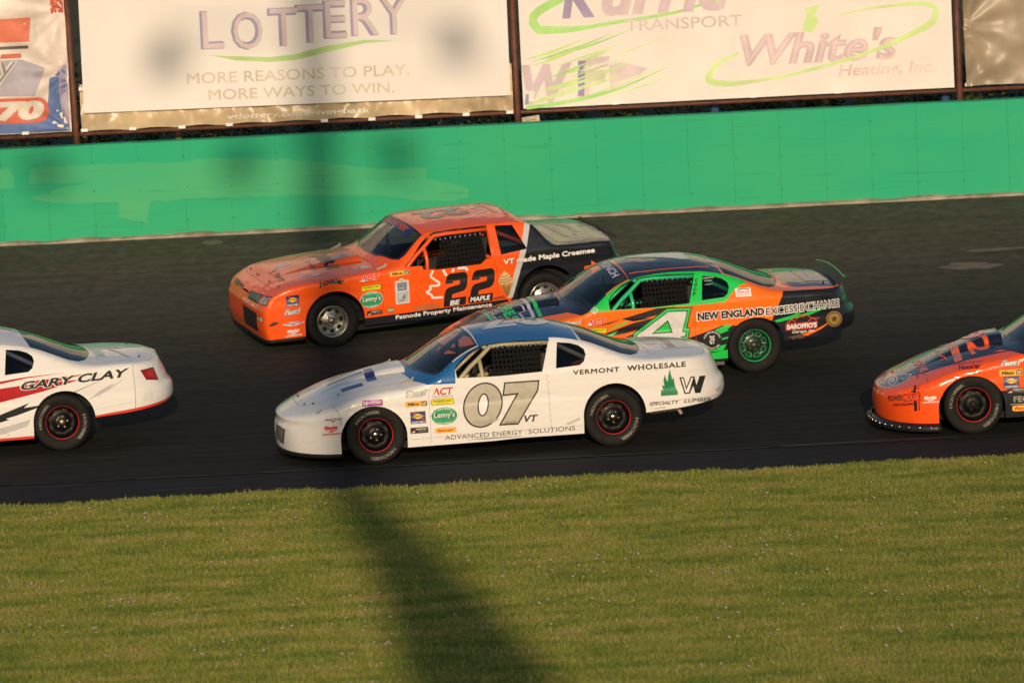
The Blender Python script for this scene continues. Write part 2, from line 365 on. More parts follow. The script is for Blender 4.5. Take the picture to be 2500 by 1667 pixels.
# ------------------------------------------------------------------ the place: infield, track, wall, banners
Y_GRASS, WID, S0, S1 = -3.82, 17.2, math.tan(R(.2)), math.tan(R(8.3))
Y_SEAM, Y_WALL = -2.42, 12.93
def height(y):
    t = max(0., (y-Y_GRASS)/WID); return WID*(S0*t+(S1-S0)*t**2.8/2.8)
def strip(name, ys, zoff, x0, x1, nx, mt, zf=height):
    V = [(x0+(x1-x0)*i/nx, y, zf(y)+zoff) for y in ys for i in range(nx+1)]
    F = [(j*(nx+1)+i, j*(nx+1)+i+1, (j+1)*(nx+1)+i+1, (j+1)*(nx+1)+i) for j in range(len(ys)-1) for i in range(nx)]
    return tag(obj(name, V, F, mt, smooth=True), kind='structure')
def asphalt(name, c0, c1, dust=None, y0=0, y1=1):
    mt, n, l, b = newmat(name)
    g = n.new('ShaderNodeNewGeometry'); b.inputs['Roughness'].default_value = .88; b.inputs['Specular IOR Level'].default_value = .2
    mp = n.new('ShaderNodeMapping'); mp.inputs['Scale'].default_value = (.22, 3.2, 1); l.new(g.outputs['Position'], mp.inputs['Vector'])
    a = n.new('ShaderNodeTexNoise'); a.inputs['Scale'].default_value = 1.6; a.inputs['Detail'].default_value = 8; a.inputs['Roughness'].default_value = .62
    l.new(mp.outputs[0], a.inputs['Vector'])
    f = n.new('ShaderNodeTexNoise'); f.inputs['Scale'].default_value = 130; f.inputs['Detail'].default_value = 3; l.new(g.outputs['Position'], f.inputs['Vector'])
    r1 = n.new('ShaderNodeMapRange'); r1.inputs[1].default_value = .28; r1.inputs[2].default_value = .72; l.new(a.outputs[0], r1.inputs[0])
    mx = n.new('ShaderNodeMix'); mx.data_type = 'RGBA'; mx.inputs[6].default_value = (*c0, 1); mx.inputs[7].default_value = (*c1, 1); l.new(r1.outputs[0], mx.inputs[0])
    last = mx.outputs[2]
    if dust:
        sx = n.new('ShaderNodeSeparateXYZ'); l.new(g.outputs['Position'], sx.inputs[0])
        r2 = n.new('ShaderNodeMapRange'); r2.inputs[1].default_value = y0; r2.inputs[2].default_value = y1; r2.interpolation_type = 'SMOOTHSTEP'; l.new(sx.outputs[1], r2.inputs[0])
        ad = n.new('ShaderNodeMath'); ad.operation = 'MULTIPLY'; l.new(r2.outputs[0], ad.inputs[0])
        r3 = n.new('ShaderNodeMapRange'); r3.inputs[1].default_value = .2; r3.inputs[2].default_value = .65; r3.inputs[3].default_value = .55; l.new(a.outputs[0], r3.inputs[0]); l.new(r3.outputs[0], ad.inputs[1])
        m2 = n.new('ShaderNodeMix'); m2.data_type = 'RGBA'; m2.inputs[7].default_value = (*dust, 1); l.new(last, m2.inputs[6]); l.new(ad.outputs[0], m2.inputs[0]); last = m2.outputs[2]
    md_ = n.new('ShaderNodeTexNoise'); md_.inputs['Scale'].default_value = 7; md_.inputs['Detail'].default_value = 5; l.new(g.outputs['Position'], md_.inputs['Vector'])
    r5 = n.new('ShaderNodeMapRange'); r5.inputs[1].default_value = .3; r5.inputs[2].default_value = .7; r5.inputs[3].default_value = .72; r5.inputs[4].default_value = 1.28; l.new(md_.outputs[0], r5.inputs[0])
    m4 = n.new('ShaderNodeMix'); m4.data_type = 'RGBA'; m4.blend_type = 'MULTIPLY'; m4.inputs[0].default_value = 1; l.new(last, m4.inputs[6]); l.new(r5.outputs[0], m4.inputs[7]); last = m4.outputs[2]
    m3 = n.new('ShaderNodeMix'); m3.data_type = 'RGBA'; m3.blend_type = 'MULTIPLY'; m3.inputs[0].default_value = 1
    r4 = n.new('ShaderNodeMapRange'); r4.inputs[1].default_value = .25; r4.inputs[2].default_value = .75; r4.inputs[3].default_value = .65; r4.inputs[4].default_value = 1.35; l.new(f.outputs[0], r4.inputs[0])
    l.new(last, m3.inputs[6]); l.new(r4.outputs[0], m3.inputs[7]); l.new(m3.outputs[2], b.inputs['Base Color'])
    bp = n.new('ShaderNodeBump'); bp.inputs['Strength'].default_value = .5; bp.inputs['Distance'].default_value = .006; l.new(f.outputs[0], bp.inputs['Height']); l.new(bp.outputs[0], b.inputs['Normal'])
    return mt
ASPH = asphalt('race_asphalt', (.0045, .0046, .0048), (.023, .0222, .0208), (.098, .087, .064), 1.5, 12.6)
APRON = asphalt('apron_asphalt', (.0105, .011, .0145), (.024, .0245, .029))
yy = list(np.linspace(Y_SEAM, Y_WALL+.2, 60))
strip('track', yy, .010, -90, 90, 60, ASPH)
strip('apron', list(np.linspace(Y_GRASS-.6, Y_SEAM, 12)), .004, -90, 90, 20, APRON)
soil = mat('turf_soil', (.14, .13, .040), .95, var=.35, vscale=1.3, bump=.6, bscale=40)
obj('ground', [(-1500, -1500, -.02), (1500, -1500, -.02), (1500, 1500, -.02), (-1500, 1500, -.02)], [(0, 1, 2, 3)], soil)['kind'] = 'structure'
strip('infield', list(np.linspace(-90, Y_GRASS, 40)), 0, -90, 90, 20, soil, zf=lambda y: 0.)
bank_z = Spl([(Y_WALL+.2, .84), (14.2, .90), (17.2, 1.15), (33, 3.0), (80, 8)])
strip('outer_bank', list(np.linspace(Y_WALL+.2, 80, 40)), 0, -90, 90, 20, mat('bank_soil', (.05, .05, .02), .95, var=.4, vscale=2), zf=lambda y: float(bank_z(y)))
# light scrape marks and the crumbling joint between apron and track
mb = MB()
x = -12.
while x < 12:
    ln = random.uniform(.3, 2.2); wd = random.uniform(.006, .016); y = Y_SEAM+random.uniform(-.012, .012)
    mb.add([(x, y-wd, height(y)+.0145), (x+ln, y-wd*.6, height(y)+.0145), (x+ln, y+wd*.6, height(y)+.0145), (x, y+wd, height(y)+.0145)], [(0, 1, 2, 3)]); x += ln+random.choice((0, 0, .1, .5))
for k in range(46):
    y = random.uniform(Y_GRASS+.1, Y_WALL-.5); x = random.uniform(-9, 9); ln = random.uniform(.15, 1.4)*(1.5 if y < -2.3 else 1); wd = random.uniform(.003, .008); dy = random.uniform(-.03, .03)
    z = height(y)+.0145
    mb.add([(x, y-wd, z), (x+ln, y+dy-wd, height(y+dy)+.0145), (x+ln, y+dy+wd, height(y+dy)+.0145), (x, y+wd, z)], [(0, 1, 2, 3)])
tag(mb.build('track_scrapes', mat('scrape_dust', (.15, .135, .115), .9)), 'pale scrape marks and the worn joint along the asphalt', 'marking', kind='stuff')
mb = MB()
for cx, cy, rx, ry in ((-4.0, 12.5, .16, .16), (5.95, 9.0, .42, .28), (6.3, 9.9, .5, .12)):
    pl = [(cx+rx*math.cos(t)*random.uniform(.6, 1.1), cy+ry*math.sin(t)*random.uniform(.6, 1.1)) for t in np.linspace(0, 6.28, 13)[:-1]]
    mb.add([(p[0], p[1], height(p[1])+.0150) for p in pl], [tuple(range(12))])
tag(mb.build('track_patch', mat('patch_dust', (.16, .135, .105), .9, var=.3, vscale=5)), 'pale dusty patches on the asphalt near the wall', 'marking', kind='stuff')

# ---- wall
KS = 1.042                                  # wall and signage layout enlarged about the camera, so it stands farther back
sgn = lambda x, z: (x*KS, 13.25, z*KS-.409)
def wallmat(name, c0, c1):
    mt, n, l, b = newmat(name); b.inputs['Roughness'].default_value = .7; b.inputs['Specular IOR Level'].default_value = .15
    g = n.new('ShaderNodeNewGeometry'); mp = n.new('ShaderNodeMapping'); mp.inputs['Scale'].default_value = (.35, 1, 1.3); l.new(g.outputs['Position'], mp.inputs['Vector'])
    a = n.new('ShaderNodeTexNoise'); a.inputs['Scale'].default_value = 1.5; a.inputs['Detail'].default_value = 7; l.new(mp.outputs[0], a.inputs['Vector'])
    r1 = n.new('ShaderNodeMapRange'); r1.inputs[1].default_value = .3; r1.inputs[2].default_value = .7; l.new(a.outputs[0], r1.inputs[0])
    mx = n.new('ShaderNodeMix'); mx.data_type = 'RGBA'; mx.inputs[6].default_value = (*c0, 1); mx.inputs[7].default_value = (*c1, 1); l.new(r1.outputs[0], mx.inputs[0])
    # thin horizontal tyre and bumper scuffs
    m2 = n.new('ShaderNodeMapping'); m2.inputs['Scale'].default_value = (.9, 1, 14); l.new(g.outputs['Position'], m2.inputs['Vector'])
    s = n.new('ShaderNodeTexNoise'); s.inputs['Scale'].default_value = 1.3; s.inputs['Detail'].default_value = 5; l.new(m2.outputs[0], s.inputs['Vector'])
    r2 = n.new('ShaderNodeMapRange'); r2.inputs[1].default_value = .60; r2.inputs[2].default_value = .80; r2.inputs[4].default_value = .34; l.new(s.outputs[0], r2.inputs[0])
    m3 = n.new('ShaderNodeMix'); m3.data_type = 'RGBA'; m3.inputs[7].default_value = (.02, .16, .08, 1); l.new(mx.outputs[2], m3.inputs[6]); l.new(r2.outputs[0], m3.inputs[0]); l.new(m3.outputs[2], b.inputs['Base Color'])
    f = n.new('ShaderNodeTexNoise'); f.inputs['Scale'].default_value = 9; f.inputs['Detail'].default_value = 6; l.new(g.outputs['Position'], f.inputs['Vector'])
    bp = n.new('ShaderNodeBump'); bp.inputs['Strength'].default_value = .25; bp.inputs['Distance'].default_value = .01; l.new(f.outputs[0], bp.inputs['Height']); l.new(bp.outputs[0], b.inputs['Normal'])
    return mt
GREENW = wallmat('wall_green_paint', (.024, .40, .215), (.040, .415, .195))
GREENL = wallmat('wall_pale_green_paint', (.055, .425, .205), (.080, .44, .20))
wall = tag(empty('barrier_wall', (0, Y_WALL, .842)), 'long green painted concrete retaining wall along the far side of the track', 'wall')
wall.scale = (KS,)*3
Z0, Z1 = -.06, 1.285
PW = .596
mesh0 = None
for i in range(-28, 28):
    x = .022+PW*i
    if mesh0 is None:
        mb = MB(); e = .0007; c = .004
        mb.add([(e, .0, Z0), (PW-e, .0, Z0), (PW-e, 0, Z1-c), (e, 0, Z1-c), (e, .26, Z0), (PW-e, .26, Z0), (PW-e, .26, Z1), (e, .26, Z1), (e+c, -.0, Z0), (e, c, Z1), (PW-e, c, Z1)],
               [(0, 1, 2, 3), (3, 2, 10, 9), (9, 10, 6, 7), (1, 5, 6, 10, 2), (4, 0, 3, 9, 7)])
        o = mb.build('panel', GREENW, wall); mesh0 = o.data
    else:
        o = bpy.data.objects.new('panel', mesh0); COL.objects.link(o); o.parent = wall
    o.location = (x, random.uniform(-.004, .004), random.uniform(-.002, .002))
mb = MB(); mb.box(-17, 17, .03, .22, Z0-.2, Z1-.02); mb.build('core', mat('wall_joint', (.024, .34, .17), .8), wall)
mb = MB()
for i in range(-28, 29):
    for zz in (1.08, .67, .26):
        n = 7; r_ = random.uniform(.009, .017); cx = .022+PW*i+random.uniform(.0, .03); cz = zz+random.uniform(-.02, .02)
        mb.add([(cx+r_*1.2*math.cos(k*6.283/n), -.0065, cz+r_*.8*math.sin(k*6.283/n)) for k in range(n)], [tuple(range(n))])
tag(mb.build('form_tie_holes', mat('tie_hole', (.02, .27, .135), .8), wall), kind='stuff')
def wpatch(pl):
    Q = []
    n = len(pl)
    for i in range(n):
        a, b = pl[i], pl[(i+1) % n]; q = max(1, int(math.dist(a, b)/.09))
        for j in range(q):
            t = j/q; Q.append((a[0]+(b[0]-a[0])*t+random.uniform(-.014, .014), a[1]+(b[1]-a[1])*t+random.uniform(-.010, .010)))
    T = tessellate_polygon([[Vector((*q, 0)) for q in Q]])
    mb = MB(); mb.add([(p[0], -.0058, p[1]-1.2) for p in Q], T); return mb.build('repainted_patch', GREENL, wall)
wpatch([(-6.14, 2.22), (-5.27, 2.24), (-4.7, 2.22), (-4.08, 2.2), (-4.0, 2.24), (-3.52, 2.23), (-2.81, 2.18), (-2.22, 2.1), (-1.71, 2.0), (-.99, 1.97), (-1.0, 1.83), (-.69, 1.76), (-.48, 1.69), (-.46, 1.56), (-.7, 1.51), (-1.25, 1.57), (-1.72, 1.65), (-2.84, 1.70), (-4.27, 1.72), (-4.62, 1.71), (-4.66, 1.43), (-5.03, 1.52), (-5.04, 1.72), (-5.85, 1.75), (-6.17, 1.83), (-5.84, 1.93), (-5.41, 2.0), (-6.19, 2.01)])
wpatch([(-6.9, 2.2), (-6.4, 2.24), (-6.35, 1.98), (-6.95, 1.95)])
# crumbling footing along the foot of the wall
mb = MB(); xs = np.arange(-16, 16, .09); n = len(xs)
top = [.075+.03*noise.noise(Vector((x*2.1, 0, 0)))+.012*random.random() for x in xs]; dep = [-.05-.02*noise.noise(Vector((x*1.3, 5, 0))) for x in xs]
V = []
for i, x in enumerate(xs): V += [(x, dep[i]-.02, -.05), (x, dep[i], top[i]*.75), (x, .0, top[i])]
F = []
for i in range(n-1):
    for k in range(2): F.append((3*i+k, 3*i+3+k, 3*i+4+k, 3*i+1+k))
mb.add(V, F); o = mb.build('footing', mat('old_concrete', (.30, .27, .20), .9, var=.4, vscale=4, bump=.5, bscale=25), wall)

# ---- banner frame, banners
RUST = mat('rusty_pipe', (.115, .040, .022), .6, var=.35, vscale=7)
frame = tag(empty('signage_frame', (0, 13.31, .842)), 'rusty brown pipe frame that carries the banners above the wall', 'frame')
frame.scale = (KS,)*3
for x in (-11.3, -5.53, .22, 6.0, 11.8):
    mb = MB(); mb.tube([(x+(-.05 if x == -5.53 else 0), 0, 3.55), (x, 0, 0)], .045, 10); mb.build('post', RUST, frame, True)
for z in (1.40, 3.45):
    mb = MB(); mb.tube([(-13, .02, z), (13, .02, z)], .028, 8); mb.build('rail', RUST, frame, True)
def cloth(mname, col, rough=.55, var=.12, vscale=3., trans=0.):
    mt = mat(mname, col, rough, var=var, vscale=vscale, spec=.4)
    return mt
def banner(name, x0, x1, z0, z1, yf, mt, label, step=.06, ragged=0.):
    nx = int((x1-x0)/step); nz = int((z1-z0)/step)
    V = []
    for j in range(nz+1):
        for i in range(nx+1):
            xx = x0+(x1-x0)*i/nx; zz = z0+(z1-z0)*j/nz
            if j == 0 and ragged: zz += ragged*abs(math.sin((xx-x0)*math.pi/.62))
            V.append((xx-x0, yf(xx, zz), zz-z0))
    F = [(j*(nx+1)+i, j*(nx+1)+i+1, (j+1)*(nx+1)+i+1, (j+1)*(nx+1)+i) for j in range(nz) for i in range(nx)]
    o = obj(name, V, F, mt, None, True); o.location = sgn(x0, z0); o.scale = (KS,)*3
    sm = o.modifiers.new('s', 'SOLIDIFY'); sm.thickness = .003; sm.offset = 1; sm.use_rim = False
    tag(o, label, 'banner', 'banners above the wall'); o['x0'] = x0
    return o
def prints(ban, x0, z0, yf, prims, name='print', L=.12, off=.004):
    """flat printing laid on a banner"""
    mats_, V, F, mi = [], [], [], []
    for p in expand(prims):
        P, T, c, ly = prim(p) if isinstance(p[0], str) else p
        P, T = refine(P, T, L); m_ = mat('ink_%02x%02x%02x' % tuple(int(q*255) for q in c), c, .6, var=.15, vscale=2.5)
        if m_ not in mats_: mats_.append(m_)
        k = len(V)
        a = P[T[:, 0]]; b = P[T[:, 1]]; cc = P[T[:, 2]]
        ar = (b[:, 0]-a[:, 0])*(cc[:, 1]-a[:, 1])-(b[:, 1]-a[:, 1])*(cc[:, 0]-a[:, 0]); T = T.copy(); T[ar < 0] = T[ar < 0][:, ::-1]
        V += [(q[0]-x0, yf(q[0], q[1])-off-.0015*ly, q[1]-z0) for q in P]; F += [tuple(t+k) for t in T]; mi += [mats_.index(m_)]*len(T)
    return obj(name, V, F, mats_, ban, False, mi)
def ties(ban, pts, x0, z0):
    for x, z in pts:
        mb = MB(); mb.box(-.045, .045, -.016, .010, -.020, .020); o = mb.build('tie', mat('tie_plastic', (.85, .84, .82), .25, coat=.8), ban); o.location = (x-x0, -.035, z-z0)
def fbm(x, z, s, o=0.): return noise.fractal(Vector((x*s, z*s, o)), 1., 2., 4)
def y_tarp(x, z):
    t = min(1., max(0., 1-(z-2.66)/.34)); ph = (x+5.43)/.623; k = abs((ph % 1)-.5)*2          # k is 1 at the ties, 0 between them
    s = 1-t*.6
    f = .055*math.sin(7*x+9*z*(1+.5*math.sin(x*1.7)))*(.35+.65*fbm(x, z, .9, 2))+.06*fbm(x, z*.6, 2.0, 3)+.022*fbm(x*1.5, z, 6, 9)+.05*(1-k)*t*math.sin(4*x)
    return .04+1.7*f*min(1., t+.15)*s-.02*k*(1-abs(2*t-1))
b2 = banner('tarp_banner', -5.47, .17, 2.63, 3.25, y_tarp, cloth('tan_tarp', (.54, .41, .26), .30, .3, 2.), 'wrinkled tan tarp edge hanging below the white panel with a web address', .035, .02)
ties(b2, [(-5.43, 3.2), (-5.43, 2.66), (-4.80, 2.65), (-4.16, 2.64), (-3.54, 2.64), (-2.30, 2.63), (-1.68, 2.62), (-1.07, 2.62), (-.45, 2.62), (.12, 2.62)], -5.47, 2.63)
prints(b2, -5.47, 2.63, y_tarp, [('t', 'vtlottery.com/givingback', -3.56, 2.68, 1.86, .095, (.72, .70, .66), dict(b=.02, s=.1))], 'lettering', .06)
y_pan = lambda x, z: -.07+.006*fbm(x, z, .8, 4)
WPAN = cloth('white_panel', (.78, .75, .725), .6, .04, 1.2)
p2 = banner('sign_panel', -5.42, .14, 2.885, 4.62, lambda x, z: y_pan(x, z), WPAN, 'large white sign panel printed LOTTERY with a green swoosh', .14)
p2.rotation_euler = (0, R(.45), 0)
PUR, PURL, LIM, LIM2 = (.34, .29, .46), (.63, .53, .55), (.38, .68, .21), (.58, .76, .32)
TANI = (.62, .55, .44)
LOT = []
for ch, x, w_, z in (('L', -3.86, .30, 3.65), ('O', -3.46, .40, 3.62), ('T', -2.98, .38, 3.65), ('T', -2.62, .36, 3.68), ('E', -2.26, .30, 3.72), ('R', -1.90, .36, 3.74), ('Y', -1.54, .38, 3.74)):
    LOT.append(('t', ch, x, z, w_, .50, PUR, dict(b=.03, l=0))); LOT.append(('t', ch, x+.035, z+.01, w_-.02, .48, PURL, dict(b=.0, l=1)))
LOT += [('t', 'VERMONT', -3.5, 4.28, 2.2, .28, PUR, dict(b=.02)),
        ('p', [(-3.74, 3.57), (-3.42, 3.49), (-2.97, 3.45), (-2.64, 3.46), (-2.16, 3.56), (-1.72, 3.645), (-1.33, 3.66), (-1.72, 3.69), (-2.19, 3.635), (-2.67, 3.535), (-2.97, 3.515), (-3.42, 3.545)], (.42, .62, .24), 0),
        ('t', 'MORE REASONS TO PLAY.', -4.06, 3.205, 2.9, .145, TANI, dict(b=.012)), ('t', 'MORE WAYS TO WIN.', -3.79, 2.985, 2.42, .14, TANI, dict(b=.012))]
prints(p2, -5.42, 2.885, y_pan, LOT, 'lettering', .3)
y_b3 = lambda x, z: .008*fbm(x, z, .9, 1)+.012*max(0, 1-(z-2.64)/.15)*math.sin(x*5.1)*.6
b3 = banner('banner', .30, 5.93, 2.65, 4.62, y_b3, cloth('white_vinyl_banner', (.79, .745, .71), .6, .05, 1.4), 'white vinyl banner with purple lettering and lime green ovals', .09)
def stroke(pts, w0, w1=None, n=1):
    """ribbon of varying width along a smooth curve"""
    P = np.array(pts, float); s = np.concatenate([[0], np.cumsum(np.hypot(*np.diff(P, axis=0).T))]); sx, sy = Spl(list(zip(s, P[:, 0]))), Spl(list(zip(s, P[:, 1])))
    t = np.linspace(0, s[-1], max(12, len(P)*5)); X, Y = sx(t), sy(t); dx, dy = np.gradient(X), np.gradient(Y); L = np.hypot(dx, dy)+1e-9
    W_ = np.interp(t/s[-1], *zip(*w0)) if isinstance(w0, list) else np.full(len(t), w0)
    a = [(x-dy_*w_/l_/2, y+dx_*w_/l_/2) for x, y, dx_, dy_, w_, l_ in zip(X, Y, dx, dy, W_, L)]; b = [(x+dy_*w_/l_/2, y-dx_*w_/l_/2) for x, y, dx_, dy_, w_, l_ in zip(X, Y, dx, dy, W_, L)]
    V = np.array(a+b); k = len(a); T = []
    for i in range(k-1): T += [(i, k+i, i+1), (i+1, k+i, k+i+1)]
    return V, np.array(T)
def strk(pts, w0, c, ly=0): V, T = stroke(pts, w0); return (V, T, c, ly)
B3 = [strk([(2.30, 3.98), (1.5, 4.3), (.83, 4.05), (.47, 3.80), (.55, 3.67), (.95, 3.655), (1.48, 3.71), (2.29, 3.80), (3.1, 4.02)], [(0, .03), (.3, .10), (.45, .12), (.6, .05), (1, .03)], LIM, 0),
      strk([(4.47, 3.68), (5.02, 3.75), (5.48, 3.77), (5.74, 3.69), (5.70, 3.55), (5.40, 3.38), (5.11, 3.26), (4.64, 3.11), (4.18, 3.0), (3.51, 2.88), (3.01, 2.845), (2.72, 2.92), (2.80, 3.06), (3.14, 3.25)], [(0, .012), (.2, .05), (.28, .09), (.45, .05), (.75, .035), (.88, .09), (1, .03)], LIM2, 3),
      ('t', 'K', .86, 3.80, .50, .62, PUR, dict(b=.04, s=.25)), ('t', 'urric', 1.38, 3.80, 1.68, .56, (.62, .50, .55), dict(b=.04, s=.25)), ('t', 'TRANSPORT', 1.68, 3.59, 1.52, .15, (.62, .52, .52), dict(b=.01)),
      ('t', "White's", 3.16, 3.06, 2.06, .43, (.60, .46, .52), dict(b=.035, s=.25, l=1)), ('t', "White's", 3.18, 3.06, 2.03, .43, (.70, .55, .55), dict(b=-.01, s=.25, l=2)),
      ('t', 'Heating, Inc.', 4.42, 2.82, 1.26, .20, (.70, .55, .55), dict(b=.02, s=.2)),
      ('p', [(3.98, 3.5), (4.05, 3.74), (4.0, 3.78), (4.22, 3.82), (4.15, 3.7), (4.2, 3.6), (4.1, 3.46)], LIM2, 4)]
B3 += [('t', 'W', .30, 2.70, .66, .52, (.60, .49, .56), dict(b=.05, s=.25, l=0)), ('t', 'F', 1.00, 2.76, .46, .52, (.66, .54, .57), dict(b=.06, s=.25, l=0)), ('p', [(1.02, 2.78), (1.10, 2.78), (1.14, 3.24), (1.04, 3.24)], (.28, .24, .44), 1), ('p', [(.32, 2.70), (.37, 2.70), (.38, 2.84), (.34, 2.84)], (.34, .28, .48), 1), ('p', [(1.44, 2.84), (1.70, 2.92), (1.95, 3.10), (1.60, 3.20), (1.44, 3.16)], (.68, .57, .60), 0)]
rs = random.Random(4)
for k in range(34):
    z = 2.70+rs.random()*.62; x = .30+rs.random()*1.1; ln = rs.uniform(.4, 1.1); c = rs.choice((LIM, LIM2, LIM2, (.79, .745, .71)))
    B3.append(strk([(x, z), (x+ln*.5, z+ln*.13), (x+ln, z+ln*.30)], [(0, .004), (.4, rs.uniform(.015, .05)), (1, .002)], c, 1+k % 4))
B3.append(strk([(.34, 2.66), (.9, 2.72), (1.5, 2.84), (2.2, 3.10)], [(0, .05), (.5, .05), (1, .005)], LIM, 5))
prints(b3, .30, 2.65, y_b3, B3, 'lettering', .3)
ties(b3, [(1.5, 2.67), (3.3, 2.67), (4.4, 2.67)], .30, 2.65)
def y_b1(x, z):
    f = 0.
    for tz in (3.42, 4.22, 2.66):
        dx, dz = -5.6-x, z-tz; r_ = math.hypot(dx, dz)+.05; a = math.atan2(dz, dx); f += .035*math.sin(a*11+tz)*math.exp(-r_*1.4)*min(1, r_*4)
    return f+.03*math.sin(x*6.5)*(.5+fbm(x, z, .7))+.012*fbm(x, z, 4, 2)
b1 = banner('banner', -9.6, -5.60, 2.65, 4.62, y_b1, cloth('pale_print_vinyl', (.72, .63, .57), .45, .22, 1.5), 'crumpled red white and blue banner at the left end, with digits 270', .05)
def grid_fill(x0, x1, z0, z1, c, ly): return ('p', rect(x0, z0, x1, z1), c, ly)
B1 = [('p', [(-9.6, 2.66), (-5.62, 2.66), (-5.62, 3.5), (-5.85, 3.35), (-5.9, 2.95), (-6.3, 2.80), (-9.6, 2.78)], (.12, .19, .42), 0),
      ('p', [(-5.62, 2.66), (-5.62, 3.55), (-5.74, 3.45), (-5.72, 2.95)], (.42, .36, .46), 1),
      ('p', [(-9.4, 3.2), (-6.05, 3.14), (-5.9, 3.5), (-6.2, 3.62), (-9.4, 3.62)], (.40, .37, .44), 0),
      ('p', rrect(-7.3, 2.79, -5.88, 3.12, .14), (.60, .13, .07), 2), ('t', '2270', -7.2, 2.82, 1.26, .26, (.68, .60, .52), dict(b=.07, s=.15, l=3)), ('t', '2270', -7.19, 2.825, 1.25, .25, (.28, .25, .24), dict(b=.0, s=.15, l=4)), ('t', '2270', -7.2, 2.83, 1.26, .25, (.68, .62, .55), dict(b=.03, s=.15, l=5)),
      ('p', rect(-7.2, 3.82, -5.98, 4.2), (.64, .58, .52), 1), ('p', rect(-7.1, 3.85, -6.08, 4.16, .1), (.66, .17, .09), 2),
      ('p', rect(-7.2, 3.76, -6.1, 3.80), (.10, .08, .08), 1), ('t', 'Ely', -6.85, 3.28, .60, .42, (.66, .62, .58), dict(b=.04, s=.3, l=2)), ('t', 'Ely', -6.85, 3.3, .58, .4, (.25, .23, .24), dict(b=-.01, s=.3, l=3)),
      ('p', rect(-5.78, 4.2, -5.62, 4.6), (.60, .14, .08), 1), ('p', rect(-7.2, 3.64, -6.2, 3.70), (.60, .14, .08), 1)]
prints(b1, -9.6, 2.65, y_b1, B1, 'lettering', .05, .012)
ties(b1, [(-6.2, 2.66)], -9.6, 2.65)
def y_b4(x, z):
    d = x-6.08
    return .05*math.sin(x*9+2.2*fbm(x, z, .8))*(.5+.5*fbm(x, z*.4, 1.2, 8))+.04*math.sin(math.atan2(z-3.42, d+.02)*9)*math.exp(-d*1.5)+.03*math.sin(math.atan2(z-2.66, d+.02)*8)*math.exp(-d*1.2)+.02*fbm(x, z, 4, 7)
b4 = banner('tarp_banner', 6.08, 9.6, 2.66, 4.62, y_b4, cloth('brown_tarp', (.33, .265, .19), .38, .35, 1.2), 'dark brown creased tarp banner at the right end', .05)
ties(b4, [(6.12, 3.42), (6.11, 2.68), (6.1, 4.3)], 6.08, 2.66)
o = MB(); o.box(-.12, .12, -.008, .008, -.05, .05); o = o.build('small_sign', mat('weathered_board', (.50, .42, .33), .7, var=.4, vscale=9)); o.location = sgn(.39, 2.50); o.rotation_euler = (0, R(-6), 0)
tag(o, 'small weathered white board hanging beside the middle banner post', 'sign')
mb = MB(); mb.box(-.07, .07, -.0125, -.009, -.008, .006); mb.build('lettering', mat('faded_ink', (.25, .2, .16), .7), o)
BLUEP = mat('blue_post_paint', (.03, .07, .20), .5, var=.2)
for x, lb in ((5.84, 'blue post behind the wall beside the right banner post'), (2.81, 'blue post behind the wall under the white vinyl banner')):
    mb = MB(); mb.tube([(0, 0, 0), (0, 0, 1.42)], .06, 10); mb.tube([(0, 0, 1.42), (0, 0, 1.45)], .07, 10); o = mb.build('blue_post', BLUEP); o.location = (x*KS, 13.68, .842); o.scale = (KS,)*3; tag(o, lb, 'post', 'blue posts behind the wall')
# ---- shrubs behind the wall
LEAF = []
for i, c in enumerate(((.055, .075, .016), (.085, .095, .022), (.035, .055, .014), (.12, .10, .035))):
    mt = mat('leaf_%d' % i, c, .6, var=.3, vscale=3); LEAF.append(mt)
BARK = mat('shrub_bark', (.22, .165, .105), .9, var=.35, vscale=9)
def shrub(x, y, rx, rz, seed, label):
    rs = random.Random(seed); z0 = float(bank_z(y)); t = empty('shrub', (x, y, z0)); tag(t, label, 'shrub', 'shrubs behind the wall')
    mb = MB(); tips = []
    for k in range(5):
        a = rs.uniform(0, 6.28); q = Vector((math.cos(a)*rx*rs.uniform(.3, .8), math.sin(a)*.5*rs.uniform(.3, 1), rz*rs.uniform(.5, .95))); mb.tube([(rs.uniform(-.1, .1), 0, 0), q*.45+Vector((0, 0, .15)), q], [.028, .02, .006], 6); tips.append(q)
    mb.build('stem', BARK, t, True)
    V, F, mi = [], [], []
    cl = [(rs.uniform(-rx, rx), rs.uniform(-.75, .75), rs.uniform(.35, 1)*rz, rs.uniform(.16, .34)) for _ in range(30)]
    for cx, cy, cz, cr in cl:
        kk = rs.choice((0, 0, 1, 2, 2, 3))
        for j in range(90):
            d = Vector((rs.gauss(0, 1), rs.gauss(0, 1), rs.gauss(0, 1))).normalized()*cr*rs.uniform(.5, 1); p = Vector((cx, cy, cz))+d
            u = Vector((rs.gauss(0, 1), rs.gauss(0, 1), rs.gauss(0, .6))).normalized(); v = u.cross(Vector((rs.gauss(0, 1), rs.gauss(0, 1), 1))).normalized(); s = rs.uniform(.025, .055)
            k = len(V); V += [p-u*s, p+v*s*.5, p+u*s*1.1, p-v*s*.5]; F.append((k, k+1, k+2, k+3)); mi.append(kk if rs.random() < .75 else rs.randrange(4))
    obj('crown', V, F, LEAF, t, False, mi)
